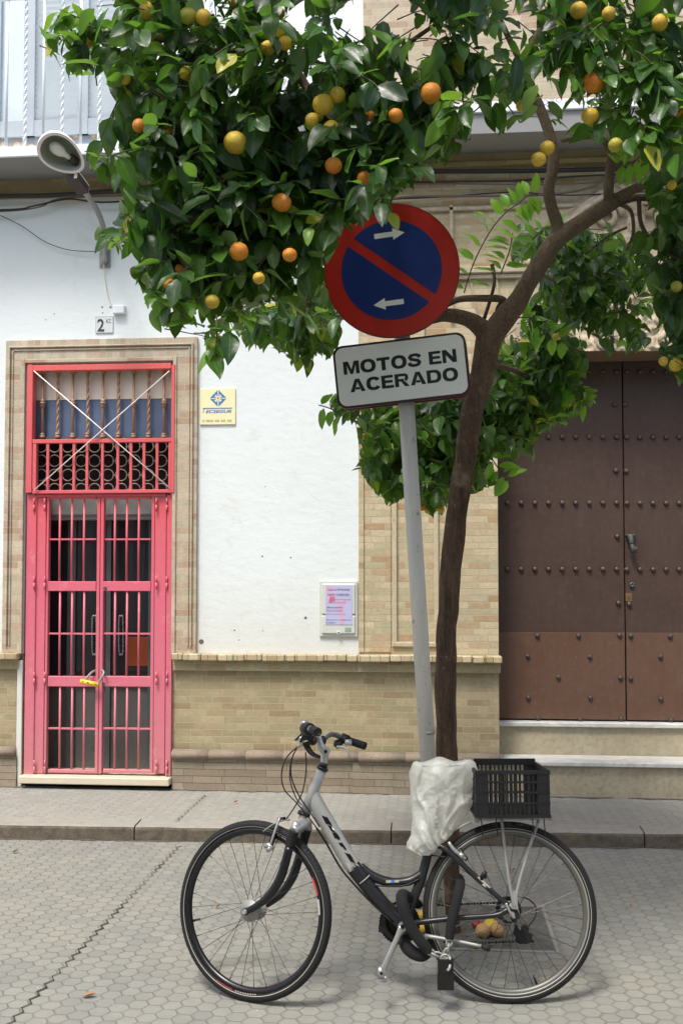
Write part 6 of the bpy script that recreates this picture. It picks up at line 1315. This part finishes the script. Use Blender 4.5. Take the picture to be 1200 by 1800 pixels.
A = [(190, -170), (182, -20), (196, 30), (176, 40), (165, 22), (150, 20), (142, 28), (135, 3), (125, 0), (110, 0), (104, 20), (112, 36), (95, 12), (82, 30), (84, 42), (55, 44), (62, 58), (88, 62), (66, 92), (72, 94), (100, 84), (96, 104), (112, 112), (93, 148), (100, 150), (118, 138), (122, 145), (134, 140), (142, 130), (154, 134), (165, 120), (175, 142), (184, 128), (190, 148), (168, 162), (176, 165), (200, 158), (192, 190), (205, 188), (212, 178), (214, 205), (192, 206), (200, 225), (180, 240), (185, 262), (130, 254), (142, 272), (150, 300), (162, 310), (170, 335), (190, 345), (214, 372), (200, 402), (165, 414), (168, 420), (156, 446), (175, 436), (180, 452), (215, 440), (205, 462), (222, 452), (232, 470), (224, 485), (238, 500), (236, 515), (252, 520), (262, 545), (258, 570), (272, 560), (280, 590), (292, 600), (304, 590), (318, 592), (340, 560), (352, 580), (362, 600), (350, 615), (340, 645), (350, 650), (362, 676), (366, 676), (372, 645), (388, 660), (396, 650), (396, 632), (412, 628), (408, 600), (430, 590), (470, 560), (520, 560), (560, 600), (590, 592), (600, 560), (575, 520), (568, 470), (575, 420), (600, 400), (640, 385), (660, 372), (684, 396), (696, 380), (697, 330), (716, 335), (740, 300), (746, 284), (752, 310), (762, 290), (790, 290), (800, 288), (812, 270), (826, 250), (828, 220), (850, 205), (880, 200), (905, 215), (930, 200), (950, 175), (940, 120), (930, 60), (900, -170)]
holesA = [[(470, 110), (560, 60), (580, 110), (540, 120), (500, 130)][:0] or [(596, 6), (640, -5), (705, -5), (735, 30), (700, 50), (655, 60), (625, 88), (598, 60)], [(700, 60), (750, 45), (800, 80), (790, 100), (740, 98)], [(500, 96), (535, 90), (530, 112), (508, 114)], [(262, 262), (300, 248), (300, 290), (268, 285)], [(446, 98), (470, 102), (465, 118), (448, 116)]]
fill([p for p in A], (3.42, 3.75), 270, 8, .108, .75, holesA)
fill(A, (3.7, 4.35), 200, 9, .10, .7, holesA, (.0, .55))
# dense hanging masses, inner shade put into darker leaf tints
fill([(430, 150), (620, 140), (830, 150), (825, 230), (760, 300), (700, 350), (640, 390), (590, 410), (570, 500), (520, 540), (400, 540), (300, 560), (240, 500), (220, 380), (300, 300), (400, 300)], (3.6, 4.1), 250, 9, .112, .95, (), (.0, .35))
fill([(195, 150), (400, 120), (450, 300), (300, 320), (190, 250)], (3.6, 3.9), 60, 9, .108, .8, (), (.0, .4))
# tips of the left sprays
for x, y, D, dx, dz in ((150, 60, 3.5, -1, .1), (165, 45, 3.5, -.9, .5), (165, 90, 3.5, -.9, -.25), (190, 110, 3.5, -.7, -.7), (215, 160, 3.5, -.6, -.5), (240, 30, 3.5, -.6, .7), (185, 270, 3.5, -1, .05), (240, 428, 3.55, -1, -.1), (235, 420, 3.6, -1, .3), (285, 500, 3.6, -.4, -1), (372, 585, 3.4, -.1, -1), (380, 560, 3.4, .1, -1)):
    for _ in range(3): twig(P(x, y, D) + rv(.008), Vector((dx, frng.uniform(-.3, .3), dz)), 9, .105, A, (), .45, (.2, .9))
# right-hand crown
Cc = [(905, -170), (900, 60), (925, 120), (895, 150), (870, 170), (850, 205), (868, 232), (880, 262), (885, 236), (900, 252), (905, 215), (930, 205), (960, 215), (985, 230), (1010, 240), (1040, 250), (1075, 235), (1095, 268), (1105, 290), (1130, 270), (1150, 285), (1165, 300), (1190, 310), (1400, 330), (1400, -170)]
hC = [[(868, 165), (905, 150), (925, 185), (900, 215), (880, 200)], [(950, 140), (975, 130), (985, 175), (965, 210), (945, 195)], [(895, 30), (920, 20), (925, 90), (905, 100)]]
fill(Cc, (3.7, 4.1), 125, 8, .105, .55, hC, (.1, .75)); fill(Cc, (4.1, 4.7), 120, 8, .10, .6, hC, (.0, .5))
for x, y in ((1040, 95), (1120, 100), (1165, 130), (1120, 190), (1160, 220), (990, 90), (1030, 40), (830, 90), (790, 60)):
    for _ in range(3): twig(P(x, y, 3.75) + rv(.02), Vector((frng.uniform(-.5, .5), -.4, -.5)), 9, .105, BIG, (), .7, (.1, .8))
# bright young shoots
YN = []
def shoot(path, D, L0, n_=14):
    YN.append([]); L0 *= 1.3; pts = [P(x, y, D) for x, y in path]; TW.tube(pts, .003, 6, 4)
    for i in range(n_):
        t_ = (i + .5) / n_ * (len(pts) - 1); j = int(t_); p = pts[j].lerp(pts[min(j + 1, len(pts) - 1)], t_ - j); s_ = 1 if i % 2 else -1
        d = (pts[min(j + 1, len(pts) - 1)] - pts[j]).normalized(); side = d.cross(Vector((0, -1, 0))).normalized() * s_; ax = (side + d * .35 + rv(.15)).normalized(); nrm = (Vector((0, -.6, .8)) + rv(.2)); nrm = (nrm - ax * nrm.dot(ax)).normalized()
        YN[-1].append((p + ax * .008, ax, nrm, L0 * frng.uniform(.7, 1.1), L0 * .25, .15, frng.random()))
shoot([(815, 515), (833, 460), (862, 405), (890, 372), (915, 355)], 4.65, .085, 18); shoot([(912, 356), (930, 342), (945, 343)], 4.65, .07, 6); shoot([(1130, 270), (1110, 285), (1085, 290)], 4.3, .07, 8)
shoot([(880, 480), (895, 440), (900, 410)], 4.7, .08, 9); shoot([(935, 420), (960, 400), (985, 400)], 4.8, .07, 8)
# sprays behind the right limb (smaller in the picture, farther away)
Fp_ = [(905, 400), (960, 385), (1000, 380), (1060, 395), (1100, 410), (1130, 470), (1130, 560), (1130, 600), (1100, 600), (1060, 590), (1010, 560), (975, 560), (960, 520), (960, 480), (900, 470), (890, 430)]
hF = [[(1010, 390), (1050, 385), (1050, 410), (1015, 415)]]
fill(Fp_, (4.95, 5.5), 95, 7, .10, .8, hF, (.1, .7)); shoot([(900, 560), (935, 560), (960, 590), (990, 600)], 4.95, .08, 12)
fill([(880, 440), (940, 420), (1010, 400), (1110, 430), (1150, 480), (1150, 610), (1090, 625), (1030, 600), (980, 580), (940, 600), (900, 590), (930, 530), (950, 490)], (5.0, 5.9), 120, 8, .10, .9, [[(1060, 540), (1120, 520), (1130, 590), (1075, 600)]], (.0, .7))
fill([(1120, 300), (1400, 300), (1400, 420), (1200, 440), (1140, 400)], (4.3, 4.7), 40, 8, .10, .8, (), (.1, .8))
E_ = [(1130, 340), (1200, 310), (1400, 320), (1400, 720), (1230, 700), (1195, 690), (1180, 655), (1155, 640), (1150, 600), (1160, 570), (1145, 520), (1120, 480), (1110, 430), (1150, 400)]
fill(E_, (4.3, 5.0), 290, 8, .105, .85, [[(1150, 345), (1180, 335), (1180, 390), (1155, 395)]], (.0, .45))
# lower crown behind the trunk
Gp = [(570, 705), (640, 690), (700, 700), (800, 690), (850, 640), (880, 590), (930, 560), (960, 590), (1000, 590), (1035, 600), (1030, 640), (1035, 660), (1010, 670), (1038, 700), (1040, 718), (1000, 735), (1000, 752), (975, 750), (960, 762), (935, 772), (945, 805), (915, 800), (905, 812), (880, 795), (860, 800), (862, 830), (890, 850), (870, 855), (860, 872), (845, 862), (835, 875), (800, 868), (790, 900), (770, 908), (750, 900), (735, 880), (710, 870), (680, 892), (670, 886), (655, 862), (650, 846), (614, 828), (616, 822), (640, 800), (625, 770), (632, 740), (600, 745), (585, 735), (570, 730)]
hG = [[(885, 590), (900, 570), (915, 585), (905, 605)], [(575, 745), (630, 742), (622, 790), (600, 800)]]
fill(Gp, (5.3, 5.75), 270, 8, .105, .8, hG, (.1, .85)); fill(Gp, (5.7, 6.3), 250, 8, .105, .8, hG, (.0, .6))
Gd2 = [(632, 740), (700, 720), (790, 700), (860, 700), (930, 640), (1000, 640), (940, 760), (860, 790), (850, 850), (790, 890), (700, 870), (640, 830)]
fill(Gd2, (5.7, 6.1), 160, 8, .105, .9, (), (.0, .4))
shoot([(985, 660), (1010, 690), (1030, 712)], 5.3, .075, 10); shoot([(860, 800), (880, 830), (895, 845)], 5.3, .08, 8); shoot([(560, 712), (580, 718), (600, 730)], 5.2, .08, 6)
# sprays between the left crown and the sign
Hp = [(400, 560), (480, 530), (560, 480), (590, 500), (600, 590), (605, 610), (590, 610), (575, 640), (556, 622), (545, 640), (552, 660), (540, 662), (530, 640), (512, 668), (508, 655), (514, 630), (500, 615), (485, 622), (470, 600), (460, 622), (440, 600), (432, 620), (425, 600)]
fill(Hp, (4.9, 5.5), 150, 7, .10, .8, [[(515, 545), (530, 505), (545, 520), (535, 560)]], (.2, .95)); fill([(540, 400), (610, 380), (600, 480), (570, 520), (540, 500)], (4.7, 5.2), 30, 7, .085, .7, (), (.4, 1))
# leaves above the frame close the crown
fill([(100, -420), (1300, -420), (1300, -60), (100, -60)], (3.5, 4.8), 160, 8, .11, .6, (), (.1, .6))
tw1 = BIG; twig(P(684, 355, 3.55), Vector((.05, -.1, -1)), 2, .10, BIG, (), .9, (.9, 1)); 
def leaves_mesh(Ls, name, mat, parent):
    n_ = len(Ls); K = 7; b = np.array([l[0] for l in Ls]); ax = np.array([l[1] for l in Ls]); nm = np.array([l[2] for l in Ls]); L_ = np.array([l[3] for l in Ls])[:, None]; W_ = np.array([l[4] for l in Ls])[:, None]; cv = np.array([l[5] for l in Ls])[:, None]; tt = np.array([l[6] for l in Ls])
    sd = np.cross(ax, nm); tw = np.random.RandomState(3).uniform(-.5, .5, (n_, 1)); wv = np.random.RandomState(4).uniform(0, 6.28, (n_, 1)); V = np.zeros((n_, K * 5, 3)); vein = np.zeros((n_, K * 5))
    for k in range(K):
        t_ = k / (K - 1); prof = math.sin(math.pi * min(1, t_ ** .85)) ** .75 * (1 - .18 * t_) + .02
        if k == K - 1: prof = .01
        c = b + ax * L_ * t_ - nm * (cv * L_ * t_ * t_); s2 = sd * np.cos(tw * t_) + nm * np.sin(tw * t_)
        for j, q in enumerate((-1, -.52, 0, .52, 1)):
            lift = W_ * prof * (.28 * abs(q)) + W_ * .10 * np.sin(wv + t_ * 9 + q * 3) * (abs(q) > .6)
            V[:, k * 5 + j] = c + s2 * W_ * prof * q + nm * lift; vein[:, k * 5 + j] = abs(q)
    base_f = []
    for k in range(K - 1):
        for j in range(4): base_f.append((k * 5 + j, k * 5 + j + 1, (k + 1) * 5 + j + 1, (k + 1) * 5 + j))
    bf = np.array(base_f); Fs = (bf[None] + (np.arange(n_) * K * 5)[:, None, None]).reshape(-1, 4)
    o_ = np.array(tuple(Vector(parent['_o']))); V = V.reshape(-1, 3) - o_
    me = bpy.data.meshes.new(name); me.vertices.add(len(V)); me.vertices.foreach_set('co', V.ravel()); me.loops.add(Fs.size); me.loops.foreach_set('vertex_index', Fs.ravel()); me.polygons.add(len(Fs)); me.polygons.foreach_set('loop_start', np.arange(len(Fs)) * 4); me.polygons.foreach_set('loop_total', np.full(len(Fs), 4)); me.polygons.foreach_set('use_smooth', np.ones(len(Fs), bool)); me.update(); me.validate()
    a = me.attributes.new('tint', 'FLOAT', 'POINT'); a.data.foreach_set('value', np.repeat(tt, K * 5)); a = me.attributes.new('vein', 'FLOAT', 'POINT'); a.data.foreach_set('value', vein.ravel()); me.materials.append(mat)
    ob = bpy.data.objects.new(name, me); C.objects.link(ob); ob.parent = parent; ob['_o'] = parent['_o']; return ob
leaves_mesh(LV, 'crown', M['leaf'], TR); [leaves_mesh(y_, 'young_shoot', M['leaf_new'], TR) for y_ in YN]; TW.build('twigs', M['twig'], TR)
print('leaves', len(LV), len(YN))
for o in list(bpy.data.objects):
    if '_o' in o: del o['_o']
